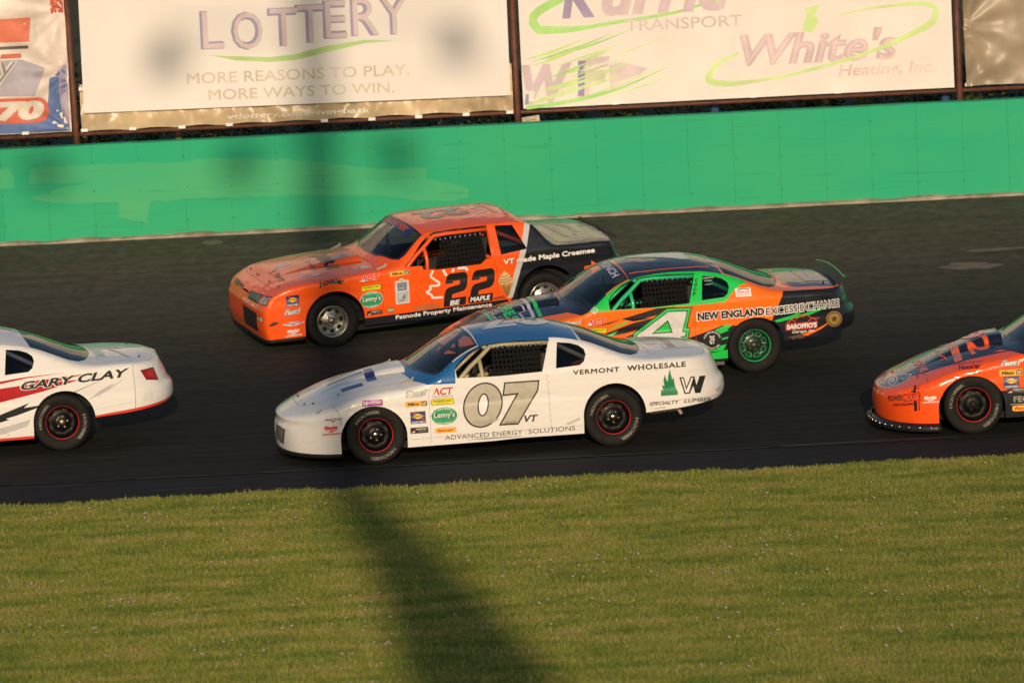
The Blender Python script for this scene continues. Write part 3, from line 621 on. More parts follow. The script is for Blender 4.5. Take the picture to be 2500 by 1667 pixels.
for i, (x, y, rx, rz) in enumerate(((-7.5, 14.45, 1.0, 1.7), (-5.6, 14.75, 1.0, 1.9), (-4.05, 14.35, .9, 1.5), (-2.4, 14.65, 1.0, 1.8), (-.73, 14.35, .9, 1.5), (.83, 14.65, .9, 1.8), (2.4, 14.35, .9, 1.6), (3.75, 14.75, .8, 1.7), (5.4, 14.65, .9, 1.8), (7.1, 14.35, 1.0, 1.6))):
    shrub(x, y, rx, rz, 20+i, ['dark leafy shrub behind the wall under the crumpled red white and blue banner', 'dark leafy shrub behind the wall at the left banner post', 'dark leafy shrub behind the wall below the L of the sign panel', 'dark leafy shrub behind the wall below the middle of the sign panel', 'dark leafy shrub behind the wall below the right part of the sign panel', 'dark leafy shrub behind the wall near the small white board', 'dark leafy shrub behind the wall at the blue post under the vinyl banner', 'dark leafy shrub behind the wall below the lime green oval', 'dark leafy shrub behind the wall left of the right banner post', 'dark leafy shrub behind the wall under the brown tarp'][i])
for x, y, lx, lb in ((4.53, 14.0, -.10, 'thin leaning pale tree trunk behind the wall below the lime oval'), (4.95, 14.1, .02, 'short pale tree trunk behind the wall right of the leaning one'), (-4.43, 13.95, 0, 'pale tree trunk behind the wall under the tan tarp edge')):
    mb = MB(); mb.tube([(0, 0, -.1), (lx*.5, 0, .9), (lx, .02, 1.8), (lx*1.3, .05, 3.2)], [.075, .055, .045, .03], 8)
    t = empty('young_tree', (x, y, float(bank_z(y)))); tag(t, lb, 'tree', 'young trees behind the wall'); mb.build('trunk', BARK, t, True)
    rs = random.Random(int(x*10)); V, F = [], []
    for j in range(500):
        p = Vector((lx*1.3+rs.gauss(0, .3), rs.gauss(0, .25)+.35, 3.1+rs.gauss(0, .28))); u = Vector((rs.gauss(0, 1), rs.gauss(0, 1), rs.gauss(0, 1))).normalized(); v = u.orthogonal().normalized(); k = len(V); V += [p-u*.04, p+v*.02, p+u*.04, p-v*.02]; F.append((k, k+1, k+2, k+3))
    obj('crown', V, F, LEAF[0], t)

# ---- light towers behind the photographer: their long shadows cross the grass and the wall
def light_tower(x, y, label, path, arms):
    t = empty('light_tower', (x, y, 0)); tag(t, label, 'light tower', 'light towers behind the camera'); g = mat('galvanised_steel', (.35, .36, .37), .5, metal=.6)
    mb = MB(); mb.tube([(px, 0, pz) for px, pz, _ in path], [r_ for _, _, r_ in path], 14); mb.build('mast', g, t, True)
    for z, hw_ in arms:
        mb = MB(); mb.tube([(-hw_, 0, z+.25), (hw_, 0, z+.25)], .04, 8); mb.build('crossarm', g, t, True)
        for s in (-1, 1):
            mb = MB(); mb.tube([(s*hw_, -.2, z-.22), (s*hw_, .0, z), (s*hw_, .15, z+.12)], [.28, .24, .11], 14); mb.build('lamp_head', g, t, True)
light_tower(.452, -66, 'unseen light tower behind the camera, mast bent and flared to shape its grass shadow', [(3.6, -.02, .75), (1.45, 11.4, .74), (1.03, 12.8, .64), (.60, 14.2, .40), (.02, 15.55, .24), (0, 16.6, .27), (0, 24.2, .28)], [(21.64, 1.06), (23.15, 1.98)])  # mast bend and flare made up to give the grass shadow its outline
light_tower(-4.30, -66, 'slim straight light tower behind the camera, shading the left end of the wall', [(0, -.02, .3), (0, 12, .22), (0, 22.4, .17)], [(21.64, 1.06)])

# ---- grass blades and clover (stuff)
def grass_mat():
    mt, n, l, b = newmat('grass_blades'); b.inputs['Roughness'].default_value = .6; b.inputs['Specular IOR Level'].default_value = .25
    oi = n.new('ShaderNodeObjectInfo'); g = n.new('ShaderNodeNewGeometry'); mp = n.new('ShaderNodeMapping'); mp.inputs['Scale'].default_value = (.55, 1.5, 1)
    l.new(g.outputs['Position'], mp.inputs['Vector']); a = n.new('ShaderNodeTexNoise'); a.inputs['Scale'].default_value = 1.7; a.inputs['Detail'].default_value = 6; l.new(mp.outputs[0], a.inputs['Vector'])
    at = n.new('ShaderNodeAttribute'); at.attribute_type = 'INSTANCER'; at.attribute_name = 'rnd'
    r1 = n.new('ShaderNodeMapRange'); r1.inputs[1].default_value = .36; r1.inputs[2].default_value = .66; l.new(a.outputs[0], r1.inputs[0])
    ad = n.new('ShaderNodeMath'); ad.operation = 'MULTIPLY_ADD'; l.new(at.outputs['Fac'], ad.inputs[0]); ad.inputs[1].default_value = .55; l.new(r1.outputs[0], ad.inputs[2])
    cr = n.new('ShaderNodeValToRGB'); e = cr.color_ramp.elements; e[0].position = .1; e[0].color = (.18, .255, .042, 1); e[1].position = 1.; e[1].color = (.52, .42, .165, 1)
    k = cr.color_ramp.elements.new(.45); k.color = (.325, .36, .072, 1); k = cr.color_ramp.elements.new(.75); k.color = (.42, .39, .10, 1)
    dv = n.new('ShaderNodeMath'); dv.operation = 'DIVIDE'; dv.inputs[1].default_value = 1.5; l.new(ad.outputs[0], dv.inputs[0]); l.new(dv.outputs[0], cr.inputs[0]); l.new(cr.outputs[0], b.inputs['Base Color'])
    tr = n.new('ShaderNodeBsdfTranslucent'); l.new(cr.outputs[0], tr.inputs[0]); mx = n.new('ShaderNodeMixShader'); mx.inputs[0].default_value = .25
    o = [q for q in n if q.type == 'OUTPUT_MATERIAL'][0]; l.new(b.outputs[0], mx.inputs[1]); l.new(tr.outputs[0], mx.inputs[2]); l.new(mx.outputs[0], o.inputs[0])
    return mt
GRASS = grass_mat()
def tuft_mesh(name, seed, nb, hmin, hmax, spread, wd):
    rs = random.Random(seed); V, F = [], []
    for k in range(nb):
        a = rs.uniform(0, 6.28); r_ = spread*math.sqrt(rs.random()); bx, by = r_*math.cos(a), r_*math.sin(a); h = rs.uniform(hmin, hmax); la = rs.uniform(0, 6.28); ln = rs.uniform(.3, 1.3)*h
        dx, dy = math.cos(la), math.sin(la); px, py = -dy*wd*.5, dx*wd*.5; q = len(V)
        V += [(bx-px, by-py, -.005), (bx+px, by+py, -.005), (bx+dx*ln*.35+px*.8, by+dy*ln*.35+py*.8, h*.6), (bx+dx*ln*.35-px*.8, by+dy*ln*.35-py*.8, h*.6), (bx+dx*ln, by+dy*ln, h)]
        F += [(q, q+1, q+2, q+3), (q+3, q+2, q+4)]
    me = bpy.data.meshes.new(name); me.from_pydata(V, [], F); me.materials.append(GRASS); return me
def scatter(name, host_me, insts, density, smin, smax, seed, label, cat):
    """geometry-node scatter of small meshes over a host patch"""
    host = bpy.data.objects.new(name, host_me); COL.objects.link(host); tag(host, label, cat, kind='stuff')
    ng = bpy.data.node_groups.new(name, 'GeometryNodeTree'); ng.interface.new_socket('Geometry', in_out='INPUT', socket_type='NodeSocketGeometry'); ng.interface.new_socket('Geometry', in_out='OUTPUT', socket_type='NodeSocketGeometry')
    N, L = ng.nodes, ng.links; gi, go = N.new('NodeGroupInput'), N.new('NodeGroupOutput')
    dp = N.new('GeometryNodeDistributePointsOnFaces'); dp.inputs['Density'].default_value = density; dp.inputs['Seed'].default_value = seed; L.new(gi.outputs[0], dp.inputs[0])
    st = N.new('GeometryNodeStoreNamedAttribute'); st.data_type = 'FLOAT'; st.domain = 'POINT'; st.inputs['Name'].default_value = 'rnd'; rv = N.new('FunctionNodeRandomValue'); rv.data_type = 'FLOAT'
    L.new(dp.outputs[0], st.inputs['Geometry']); L.new(rv.outputs[1], st.inputs['Value'])
    jn = N.new('GeometryNodeGeometryToInstance')
    for q in insts:
        oi = N.new('GeometryNodeObjectInfo'); oi.inputs[0].default_value = q; oi.inputs['As Instance'].default_value = False; L.new(oi.outputs['Geometry'], jn.inputs[0])
    ip = N.new('GeometryNodeInstanceOnPoints'); L.new(st.outputs[0], ip.inputs['Points']); L.new(jn.outputs[0], ip.inputs['Instance']); ip.inputs['Pick Instance'].default_value = True
    r2 = N.new('FunctionNodeRandomValue'); r2.data_type = 'FLOAT_VECTOR'; r2.inputs[0].default_value = (-.15, -.15, 0); r2.inputs[1].default_value = (.15, .15, 6.283); L.new(r2.outputs[0], ip.inputs['Rotation'])
    r3 = N.new('FunctionNodeRandomValue'); r3.data_type = 'FLOAT'; r3.inputs[2].default_value = smin; r3.inputs[3].default_value = smax; r3.inputs['Seed'].default_value = 5; L.new(r3.outputs[1], ip.inputs['Scale'])
    L.new(ip.outputs[0], go.inputs[0])
    md = host.modifiers.new('scatter', 'NODES'); md.node_group = ng
    return host
def patch_mesh(name, x0, x1, y0, ytop):
    xs = np.arange(x0, x1+.01, .07); V, F = [], []
    for i, x in enumerate(xs): V += [(x, y0, .001), (x, ytop(x), .001)]
    for i in range(len(xs)-1): F.append((2*i, 2*i+2, 2*i+3, 2*i+1))
    me = bpy.data.meshes.new(name); me.from_pydata(V, [], F); return me
def helper(me):
    """mesh source of a scatter: parked out of sight under the infield sheet"""
    o = bpy.data.objects.new(me.name, me); COL.objects.link(o); o.location = (0, -80, -5); o.hide_render = True; tag(o, kind='stuff'); return o
edge = lambda x: Y_GRASS-.02+.14*noise.noise(Vector((x*.55, 0, 0)))+.13*noise.noise(Vector((x*2.3, 3, 0)))+.08*noise.noise(Vector((x*6.1, 7, 0)))
hosts = [helper(tuft_mesh('grass_tuft', s, 18, .018, .046, .060, .0085)) for s in (1, 2, 3)]
scatter('grass', patch_mesh('grass_patch', -9.5, 9.5, -19.5, edge), hosts, 620, .75, 1.35, 1, 'mown olive green infield grass in the foreground', 'grass')
CLV = mat('clover_white', (.38, .335, .25), .85, var=.3, vscale=3); V, F = [], []
bmx = bmesh.new(); bmesh.ops.create_icosphere(bmx, subdivisions=1, radius=.016); 
for v in bmx.verts: v.co.z = v.co.z*.8+.060
me = bpy.data.meshes.new('clover_head'); bmx.to_mesh(me); bmx.free(); me.materials.append(CLV)
rs = random.Random(12); V, F = [], []
for k in range(150):
    cx, cy = rs.uniform(-7, 7), rs.uniform(-17, Y_GRASS-.3); a, b = rs.uniform(.3, 1.1), rs.uniform(.08, .3); q = len(V)
    V += [(cx-a, cy-b*.4, .001), (cx+a*.3, cy-b, .001), (cx+a, cy+b*.3, .001), (cx-a*.2, cy+b, .001)]; F.append((q, q+1, q+2, q+3))
cm = bpy.data.meshes.new('clover_patch'); cm.from_pydata(V, [], F)
scatter('clover_flowers', cm, [helper(me)], 15, .45, 1.1, 9, 'small whitish clover heads in drifts through the grass', 'flowers')
tall = [helper(tuft_mesh('tall_tuft', s, 22, .035, .085, .06, .008)) for s in (11, 12)]
scatter('tall_grass', patch_mesh('tall_patch', -9.5, 9.5, -19.5, lambda x: edge(x)-.3), tall, 5, .5, 1.1, 4, 'taller uncut tufts standing in the mown grass', 'grass')
scatter('verge_weeds', patch_mesh('verge_patch', -9.5, 9.5, Y_GRASS-.45, lambda x: edge(x)+.08), tall, 20, .3, .75, 6, 'ragged weeds along the asphalt edge', 'grass')

# ------------------------------------------------------------------ race cars
class Body:
    """sheet-metal shell from a plan outline, a shoulder line and a centre line; u runs from the front axle to the tail, near side is -y"""
    def __init__(s, p):
        s.p = p; hw = s.hw = Spl(p['hw']); x0, x1, ucf, ucr, nf, nr = p['x0'], p['x1'], p['ucf'], p['ucr'], p['nf'], p['nr']
        pts = []
        for t in np.linspace(math.pi/2, 0, 26): pts.append((ucf-(ucf-x0)*math.sin(t)**(2/nf), float(hw(ucf))*max(0, math.cos(t))**(2/nf)))
        for u in np.linspace(ucf, ucr, 90)[1:-1]: pts.append((u, float(hw(u))))
        for t in np.linspace(0, math.pi/2, 26): pts.append((ucr+(x1-ucr)*math.sin(t)**(2/nr), float(hw(ucr))*max(0, math.cos(t))**(2/nr)))
        P = np.array(pts); P[0, 1] = P[-1, 1] = 0
        a = np.concatenate([[0], np.cumsum(np.hypot(*np.diff(P, axis=0).T))])
        k = np.argmin(abs(P[:, 0]-1.2)); a = a-a[k]+P[k, 0]
        s.a, s.P = a, P
        s.ze, s.zb, s.zc = Spl(p['ze']), Spl(p['zb']), Spl(p['zc'])
        s.sf, s.sr, s.rf = Spl(p['sf']), Spl(p['sr']), Spl(p['rf'])
        s.belt = Spl(p['belt']); s.kk = p.get('crown', 2.2)
        E = s.F(a, s.ze(P[:, 0])); h = len(a)
        s.E = E
        ex = np.maximum.accumulate(E[:, 0]+np.arange(h)*1e-6)
        s.ex, s.ey, s.ezx = ex, -E[:, 1], E[:, 2]
    def A(s, u): return np.interp(u, s.P[:, 0], s.a)          # plan x -> developed length
    def F(s, a, z):
        p = s.p; a = np.asarray(a, float); z = np.asarray(z, float)
        px = np.interp(a, s.a, s.P[:, 0]); py = np.interp(a, s.a, s.P[:, 1]); hw = s.hw(np.clip(px, p['ucf'], p['ucr']))
        ze = s.ze(px); b = s.belt(px)
        ins = p['tuck']*np.clip((p['zmid']-z)/.4, 0, 1.3)**2
        d = z-b; ins = ins+p['tum']*np.where(d > 0, np.sqrt(d*d+.0009)-.03, 0)+p.get('ledge', 0.)*np.clip(d/.03, 0, 1)
        # soft crease along the flank
        ins = ins+p['crease']*np.exp(-((z-p['zcr'])/.035)**2)
        r = s.rf(px); q = np.clip((r-(ze-z))/r, 0, 1); ins = ins+r*(1-np.sqrt(np.maximum(0, 1-q*q)))*.85
        wf = np.clip((p['ucf']+.25-px)/(p['ucf']+.25-p['x0']), 0, 1)**1.4; wr = np.clip((px-p['ucr']+.25)/(p['x1']-p['ucr']+.25), 0, 1)**1.4
        x = px+s.sf(z)*wf-s.sr(z)*wr; y = -py*(1-ins/hw)
        return np.stack([x, y, z], -1)
    def top(s, x, y):
        x = np.asarray(x, float); y = np.asarray(y, float)
        e = np.interp(x, s.ex, s.ezx); w_ = np.maximum(np.interp(x, s.ex, s.ey), 1e-3); c = np.maximum(s.zc(x), e)
        return e+(c-e)*(1-np.clip(abs(y)/w_, 0, 1)**s.kk)
    def ye(s, x): return np.interp(x, s.ex, s.ey)
ABC = dict(x0=-.995, x1=4.045, ucf=-.32, ucr=3.30, nf=2.15, nr=2.6, hw=[(-.4, .93), (.2, .95), (1.3, .955), (2.6, .955), (3.3, .925)],
    ze=[(-1.0, .505), (-.94, .515), (-.83, .545), (-.6, .622), (-.3, .712), (.06, .780), (.39, .818), (.60, .858), (.68, .895), (.80, .982), (.95, 1.088), (1.08, 1.155), (1.20, 1.200), (1.35, 1.232), (1.7, 1.252), (2.05, 1.238), (2.25, 1.206), (2.42, 1.158), (2.60, 1.085), (2.78, 1.010), (2.92, .962), (3.1, .940), (3.4, .934), (3.76, .92), (4.05, .91)],
    zc=[(-1.0, .505), (-.92, .540), (-.80, .600), (-.66, .670), (-.5, .738), (-.27, .820), (0, .875), (.3, .912), (.48, .928), (.55, .962), (.68, 1.045), (.92, 1.190), (1.12, 1.275), (1.22, 1.300), (1.45, 1.328), (1.75, 1.338), (2.05, 1.322), (2.32, 1.268), (2.5, 1.215), (2.75, 1.115), (2.95, 1.035), (3.10, .993), (3.2, .985), (3.5, .978), (3.75, .965), (3.88, .935), (4.05, .91)],
    zb=[(-1.0, .155), (-.9, .145), (-.37, .140), (.0, .15), (.34, .166), (1.28, .169), (1.65, .180), (2.31, .176), (2.45, .18), (2.95, .35), (3.01, .355), (3.39, .379), (3.77, .414), (4.05, .44)],
    sf=[(.10, .03), (.20, .01), (.32, .0), (.42, .012), (.455, .035), (.50, .022), (.56, .035), (.66, .10), (.80, .2)],
    sr=[(.38, .08), (.45, .02), (.52, .0), (.62, .01), (.67, .055), (.75, .085), (.93, .17), (1.0, .2)],
    rf=[(-1, .04), (-.5, .07), (.4, .07), (.62, .03), (1, .022), (2.2, .03), (2.6, .06), (3, .07), (3.9, .05)],
    belt=[(-1, .875), (1.9, .875), (2.7, .89), (3.9, .90)], tum=.56, tuck=.03, zmid=.50, crease=.006, zcr=.62, crown=2.1)
MC = dict(x0=-.85, x1=3.72, ucf=-.70, ucr=3.40, nf=5.0, nr=4.0, hw=[(-.70, .89), (-.3, .935), (1.3, .955), (2.6, .955), (3.35, .93)],
    ze=[(-.85, .655), (-.80, .69), (-.72, .735), (-.64, .77), (-.35, .825), (.05, .852), (.5, .866), (.80, .880), (.86, .922), (.98, 1.025), (1.11, 1.140), (1.20, 1.210), (1.28, 1.240), (1.5, 1.248), (2.2, 1.238), (2.45, 1.218), (2.55, 1.180), (2.66, 1.05), (2.76, .925), (2.84, .895), (3.3, .872), (3.6, .855), (3.72, .85)],
    zc=[(-.85, .655), (-.78, .705), (-.66, .770), (-.4, .850), (.0, .892), (.45, .912), (.60, .918), (.68, .965), (.86, 1.105), (1.05, 1.235), (1.16, 1.285), (1.4, 1.302), (1.9, 1.305), (2.3, 1.285), (2.42, 1.270), (2.5, 1.22), (2.68, 1.04), (2.80, .925), (2.9, .915), (3.4, .898), (3.62, .868), (3.72, .85)],
    zb=[(-.93, .19), (-.85, .185), (-.34, .185), (.0, .2), (.39, .225), (1.3, .20), (2.2, .22), (2.35, .25), (2.95, .36), (3.3, .38), (3.72, .40)],
    sf=[(.15, .05), (.25, .02), (.35, .0), (.55, .0), (.585, .025), (.62, .03), (.70, .08), (.80, .14)],
    sr=[(.38, .03), (.48, .0), (.60, .0), (.66, .05), (.87, .13), (1, .16)],
    rf=[(-1, .018), (-.5, .022), (.5, .022), (.82, .02), (1.1, .018), (2.4, .022), (2.8, .022), (3.7, .02)],
    belt=[(-1, .86), (1.2, .86), (2.2, .86), (3.7, .88)], tum=.47, tuck=.025, zmid=.48, crease=.008, zcr=.655, crown=2.6)
TYRE = mat('tyre_rubber', (.009, .0086, .0082), .72, var=.3, vscale=9, spec=.25)
TYREL = mat('tyre_lettering', (.15, .14, .115), .85, var=.6, vscale=16)
DARK = mat('chassis_black', (.008, .008, .0085), .65, spec=.3, var=.2)
CHROME = mat('bright_steel', (.62, .60, .56), .22, metal=1.)
SEATM = mat('seat_vinyl', (.02, .02, .024), .6)
NETM = mat('window_net', (.006, .006, .006), .9, spec=.2)
GLASS = glass(); GLASSR = glass('rear_glass', (.16, .17, .19), .06, 1.28); GLASSD = glass('side_glass', (.38, .42, .50), .03)
LAMPG = mat('lamp_dark', (.03, .035, .04), .12, coat=1.)
def side_holes(p, arches): return [[(a, b) for a, b in h] for h in arches]
def arch(cx, cz, rx, ry, zlow, n=22):
    pl = [(cx+rx, zlow)]+[(cx+rx*math.cos(t), cz+ry*math.sin(t)) for t in np.linspace(-.05, math.pi+.05, n)]+[(cx-rx, zlow)]
    return pl
TYRE_PROF = [(.185, -.105), (.205, -.118), (.235, -.130), (.275, -.136), (.300, -.132), (.318, -.122), (.326, -.108), (.329, -.085), (.330, 0), (.329, .085), (.326, .108), (.318, .122), (.30, .132), (.275, .136), (.235, .130), (.205, .118), (.185, .105)]
_wh = {}
def rim_disc(holes, n=48):
    """wheel centre: dished disc with window openings"""
    out = ell(0, 0, .168, .168, n); hs = []
    V, T, k = sheet(out, holes, [], .02)
    r_ = np.hypot(V[:, 0], V[:, 1]); y = np.interp(r_, [0, .05, .075, .10, .14, .168], [-.052, -.052, -.045, -.028, -.020, -.045])
    return np.stack([V[:, 0], y, V[:, 1]], 1), T
def wheel(car, u, ysign, style, rot=0., steer=0., zr=.33, yo=.82):
    w_ = empty('wheel', (u, ysign*yo, zr), car); w_.rotation_euler = (0, rot, steer) if ysign < 0 else (0, rot, math.pi+steer)
    key = style
    if key not in _wh:
        rim_m, lip_m, ring_m, hub_m, letters, nh, hr = style
        D = {}
        mb = MB(); mb.lathe(TYRE_PROF, 56, flip=False); D['tyre'] = mb.build('tyre', TYRE, w_, True)
        mb = MB(); mb.lathe([(.186, -.100), (.198, -.106), (.201, -.112), (.197, -.118), (.190, -.117), (.183, -.108), (.176, -.085), (.168, -.045)], 48, 0)
        mb.lathe([(.1675, -.046), (.165, .10)], 48, 0); D['rim'] = mb.build('rim', lip_m, w_, True)
        hs = []
        for k in range(nh):
            t0 = 2*math.pi*k/nh; w2 = .30*2*math.pi/nh*(1 if nh > 6 else .8); a = [(hr[0], t0-w2*.75), (hr[1], t0-w2), (hr[1]+.004, t0), (hr[1], t0+w2), (hr[0], t0+w2*.75), (hr[0]-.003, t0)]
            hs.append([(r_*math.cos(t), r_*math.sin(t)) for r_, t in a])
        if letters == 'slots':
            rb = MB()
            for hpoly in hs:
                h2 = inset(hpoly, -.006); n_ = len(hpoly); P_ = hpoly+h2; V_ = []
                for q in P_: rr = math.hypot(*q); V_.append((q[0], float(np.interp(rr, [0, .05, .075, .10, .14, .168], [-.052, -.052, -.045, -.028, -.020, -.045]))-.004, q[1]))
                rb.add(V_, [(i, (i+1) % n_, n_+(i+1) % n_, n_+i) for i in range(n_)])
            D['slots'] = tag(rb.build('slot_outlines', ring_m, w_), kind='stuff')
        V, T = rim_disc(hs); D['disc'] = obj('wheel_centre', V, T, rim_m, w_, True)
        mb = MB(); mb.lathe([(.0, -.088), (.022, -.088), (.030, -.080), (.034, -.06), (.036, -.045)], 20); D['hub'] = mb.build('hub', hub_m, w_, True)
        for k in range(5):
            t = 2*math.pi*k/5+.3; mb = MB(); mb.tube([(.062*math.cos(t), -.046, .062*math.sin(t)), (.062*math.cos(t), -.072, .062*math.sin(t))], .011, 6); D['nut%d' % k] = mb.build('lug_nut', hub_m, w_)
        mb = MB(); mb.lathe([(.0, .03), (.15, .03), (.15, -.005), (.0, -.005)], 30); D['brake'] = mb.build('brake_disc', mat('brake_iron', (.012, .011, .010), .6, metal=.2), w_)
        if ring_m:
            mb = MB(); mb.lathe([(.1825, -.1095), (.1870, -.1145), (.1915, -.1192)], 48); D['ring'] = mb.build('rim_stripe', ring_m, w_)
        if letters and letters != 'slots':
            for ai, a0 in enumerate(letters):
                V, F = [], []
                P, T = text_tris('HOOSIER', .05, 0, 1.0); P, T = refine(P*np.array([1, .24]), T, .06); k = len(V)
                for q in P:
                    t = a0+.62-q[0]*1.24; r_ = .238+q[1]/.24*.036; y = np.interp(r_, [.235, .275, .30], [-.130, -.136, -.132])-.0015; V.append((r_*math.cos(t), y, r_*math.sin(t)))
                F += [tuple(t+k) for t in T]
                D['letters%d' % ai] = obj('sidewall_lettering', V, F, TYREL, w_)
        _wh[key] = D
    else:
        for q in _wh[key].values():
            c = q.copy(); COL.objects.link(c); c.parent = w_
    return w_
class Car:
    def __init__(s, name, label, loc, bank, yaw, P, WB, paints, side_regions, top_regions, holes, hood=None, deck=None, cut=None, arches=None, sp=.036, k=(.165, .155)):
        s.kz, s.ku = k
        s.root = empty(name, loc); tag(s.root, label, 'race car', 'race cars on the track')
        s.root.rotation_euler = (Matrix.Rotation(R(bank), 3, 'X') @ Matrix.Rotation(R(yaw), 3, 'Z')).to_euler()
        s.B = B = Body(P); s.WB = WB; s.paints = paints
        A = lambda pl: [(float(B.A(x)), z) for x, z in pl]
        keys = list(paints)
        a = B.a; px = B.P[:, 0]
        out = [(float(x), float(z)) for x, z in zip(a, B.zb(px))]+[(float(x), float(z)) for x, z in zip(a[::-1], B.ze(px)[::-1])]
        V, T, K = sheet(out, [A(h) for h in arches+holes], [(A(pl), k) for pl, k in side_regions], sp)
        V3 = B.F(V[:, 0], V[:, 1])
        far = V3*np.array([1, -1, 1])
        # top surface
        E = B.E; o2 = [(float(e[0]), float(e[1])) for e in E]+[(float(e[0]), float(-e[1])) for e in E[::-1][1:-1]]
        V2, T2, K2 = sheet(o2, [], top_regions, sp*1.2)
        Z2 = B.top(V2[:, 0], V2[:, 1]); W2 = np.stack([V2[:, 0], V2[:, 1], Z2], 1)
        s.allV = np.concatenate([V3, W2]); s.allT = np.concatenate([T, T2+len(V3)])
        s.bvh = BVHTree.FromPolygons([tuple(v) for v in s.allV], [tuple(int(i) for i in t) for t in s.allT])
        mats_ = [paints[k] for k in keys]+[BLACKIN]
        parts = {'hood', 'roof', 'deck', 'windshield', 'rear_window'}
        def pk(k): return k.split('|')[0]
        def mk(k): return k.split('|')[-1] if '|' in k else 'base'
        body_t = [i for i, k in enumerate(K2) if pk(k) not in parts]
        VV = np.concatenate([V3, far, W2]); n = len(V3)
        FF = [tuple(t) for t in T]+[tuple(t[::-1]+n) for t in T]+[tuple(T2[i]+2*n) for i in body_t]
        MI = [keys.index(k) for k in K]+[keys.index(k if k in s.farkeys() else 'base') for k in K]+[keys.index(mk(K2[i]) if '|' in K2[i] else (K2[i] if K2[i] in keys else 'base')) for i in body_t]
        s.body = s.shell('body', VV, FF, mats_, MI)
        for part, nm in (('hood', 'hood'), ('roof', 'roof'), ('deck', 'trunk_lid')):
            idx = [i for i, k in enumerate(K2) if pk(k) == part]
            if idx: setattr(s, part, s.shell(nm, W2, [tuple(T2[i]) for i in idx], mats_, [keys.index(mk(K2[i])) for i in idx]))
        for part, nm in (('windshield', 'windshield'), ('rear_window', 'rear_window')):
            idx = [i for i, k in enumerate(K2) if pk(k) == part]
            if idx:
                o = s.clean(nm, W2-np.array([0, 0, .004]), [tuple(T2[i]) for i in idx], [GLASS if part == 'windshield' else GLASSR]); setattr(s, part, o)
        s.holes = holes
    def farkeys(s): return s.paints
    def clean(s, name, V, F, mats_, MI=None):
        used = sorted({i for f in F for i in f}); mp = {j: i for i, j in enumerate(used)}
        return obj(name, [V[j] for j in used], [tuple(mp[i] for i in f) for f in F], mats_, s.root, True, MI)
    def shell(s, name, V, F, mats_, MI):
        o = s.clean(name, V, F, mats_, MI); bm = bmesh.new(); bm.from_mesh(o.data); bmesh.ops.remove_doubles(bm, verts=bm.verts, dist=2e-4); bm.to_mesh(o.data); bm.free()
        md = o.modifiers.new('thickness', 'SOLIDIFY'); md.thickness = .006; md.offset = -1; md.material_offset = 40; md.use_rim = False
        return o
    def decal(s, name, prims, mode='side', parent=None, L=.05, off=.003):
        """lays vinyl on the bodywork: points (u, z) from the near side or (u, y) from above"""
        mats_, V, F, mi = [], [], [], []
        for p in expand(prims):
            P, T, c, ly = prim(p) if isinstance(p[0], str) else p
            P, T = refine(P, T, L); m_ = vinyl(c)
            if m_ not in mats_: mats_.append(m_)
            Q = []; k = len(V)
            for q in P:
                if mode == 'side': h = s.bvh.ray_cast(Vector((q[0]-1.0*s.ku, -1.95, q[1]+1.0*s.kz)), Vector((s.ku, 1, -s.kz)).normalized())
                elif mode == 'front': h = s.bvh.ray_cast(Vector((-3, q[0], q[1])), Vector((1, 0, 0)))
                else: h = s.bvh.ray_cast(Vector((q[0], q[1], 3)), Vector((0, 0, -1)))
                if h[0] is None: Q.append(None); continue
                nr = h[1]
                if nr.dot(Vector((-s.ku, -1, s.kz)) if mode == 'side' else Vector((-1, 0, 0)) if mode == 'front' else Vector((0, 0, 1))) < 0: nr = -nr
                Q.append(h[0]+nr*(off+.0014*ly))
            V += [q if q is not None else Vector((0, 0, 0)) for q in Q]
            for t in T:
                if any(Q[i] is None for i in t): continue
                a, b, cc = (Q[i] for i in t)
                nn = (b-a).cross(cc-a)
                if max((a-b).length, (b-cc).length, (a-cc).length) > max(L*2.6, .12): continue
                d = Vector((-s.ku, -1, s.kz)) if mode == 'side' else Vector((-1, 0, 0)) if mode == 'front' else Vector((0, 0, 1))
                F.append(tuple(int(i)+k for i in (t if nn.dot(d) > 0 else t[::-1]))); mi.append(mats_.index(m_))
        if not F: return None
        return obj(name, V, F, mats_, parent or s.body, False, mi)
    def stick(s, kind, u0, z0, u1, z1, rise=0.):
        return s.decal('sponsor_decal', sticker(kind, u0, z0, u1-u0, z1-z0, rise), 'side')
    def sidewin(s, poly, m_, name='quarter_window'):
        V, T, K = sheet(inset(poly, -.01), [], [], .06); V3 = s.B.F(s.B.A(V[:, 0]), V[:, 1])
        V3[:, 1] += .010
        return obj(name, V3, T, m_, s.root, True)
    def win_text(s, txt, u, z, w_, h_, c, b=.02):
        P, T = text_tris(txt, b); P = P*np.array([w_, h_])+np.array([u, z]); V3 = s.B.F(s.B.A(P[:, 0]), P[:, 1]); V3[:, 1] += .006
        return obj('window_lettering', V3, T, vinyl(c), s.root)
    def inner(s, cage_m, net=None, seat=True):
        B = s.B; WB = s.WB; ch = MB()
        ch.box(-.62, 2.45, -.56, .56, .13, .34); ch.box(-.45, .55, -.50, .50, .34, .56); ch.box(2.35, 3.35, -.6, .6, .44, .66); ch.box(.55, .62, -.78, .78, .2, .80)
        ch.box(.3, 2.3, -.80, .80, .15, .22); ch.box(2.30, 2.34, -.8, .8, .2, .84); ch.box(.62, .80, -.70, .70, .62, .84)
        for u in (0, WB): ch.tube([(u, -.72, .33), (u, .72, .33)], .05, 8)
        ch.build('chassis', DARK, s.root)
        cg = MB(); r_ = .026; yi = lambda u, z: float(-B.F(B.A(u), z)[1])-.055
        zr = 1.185
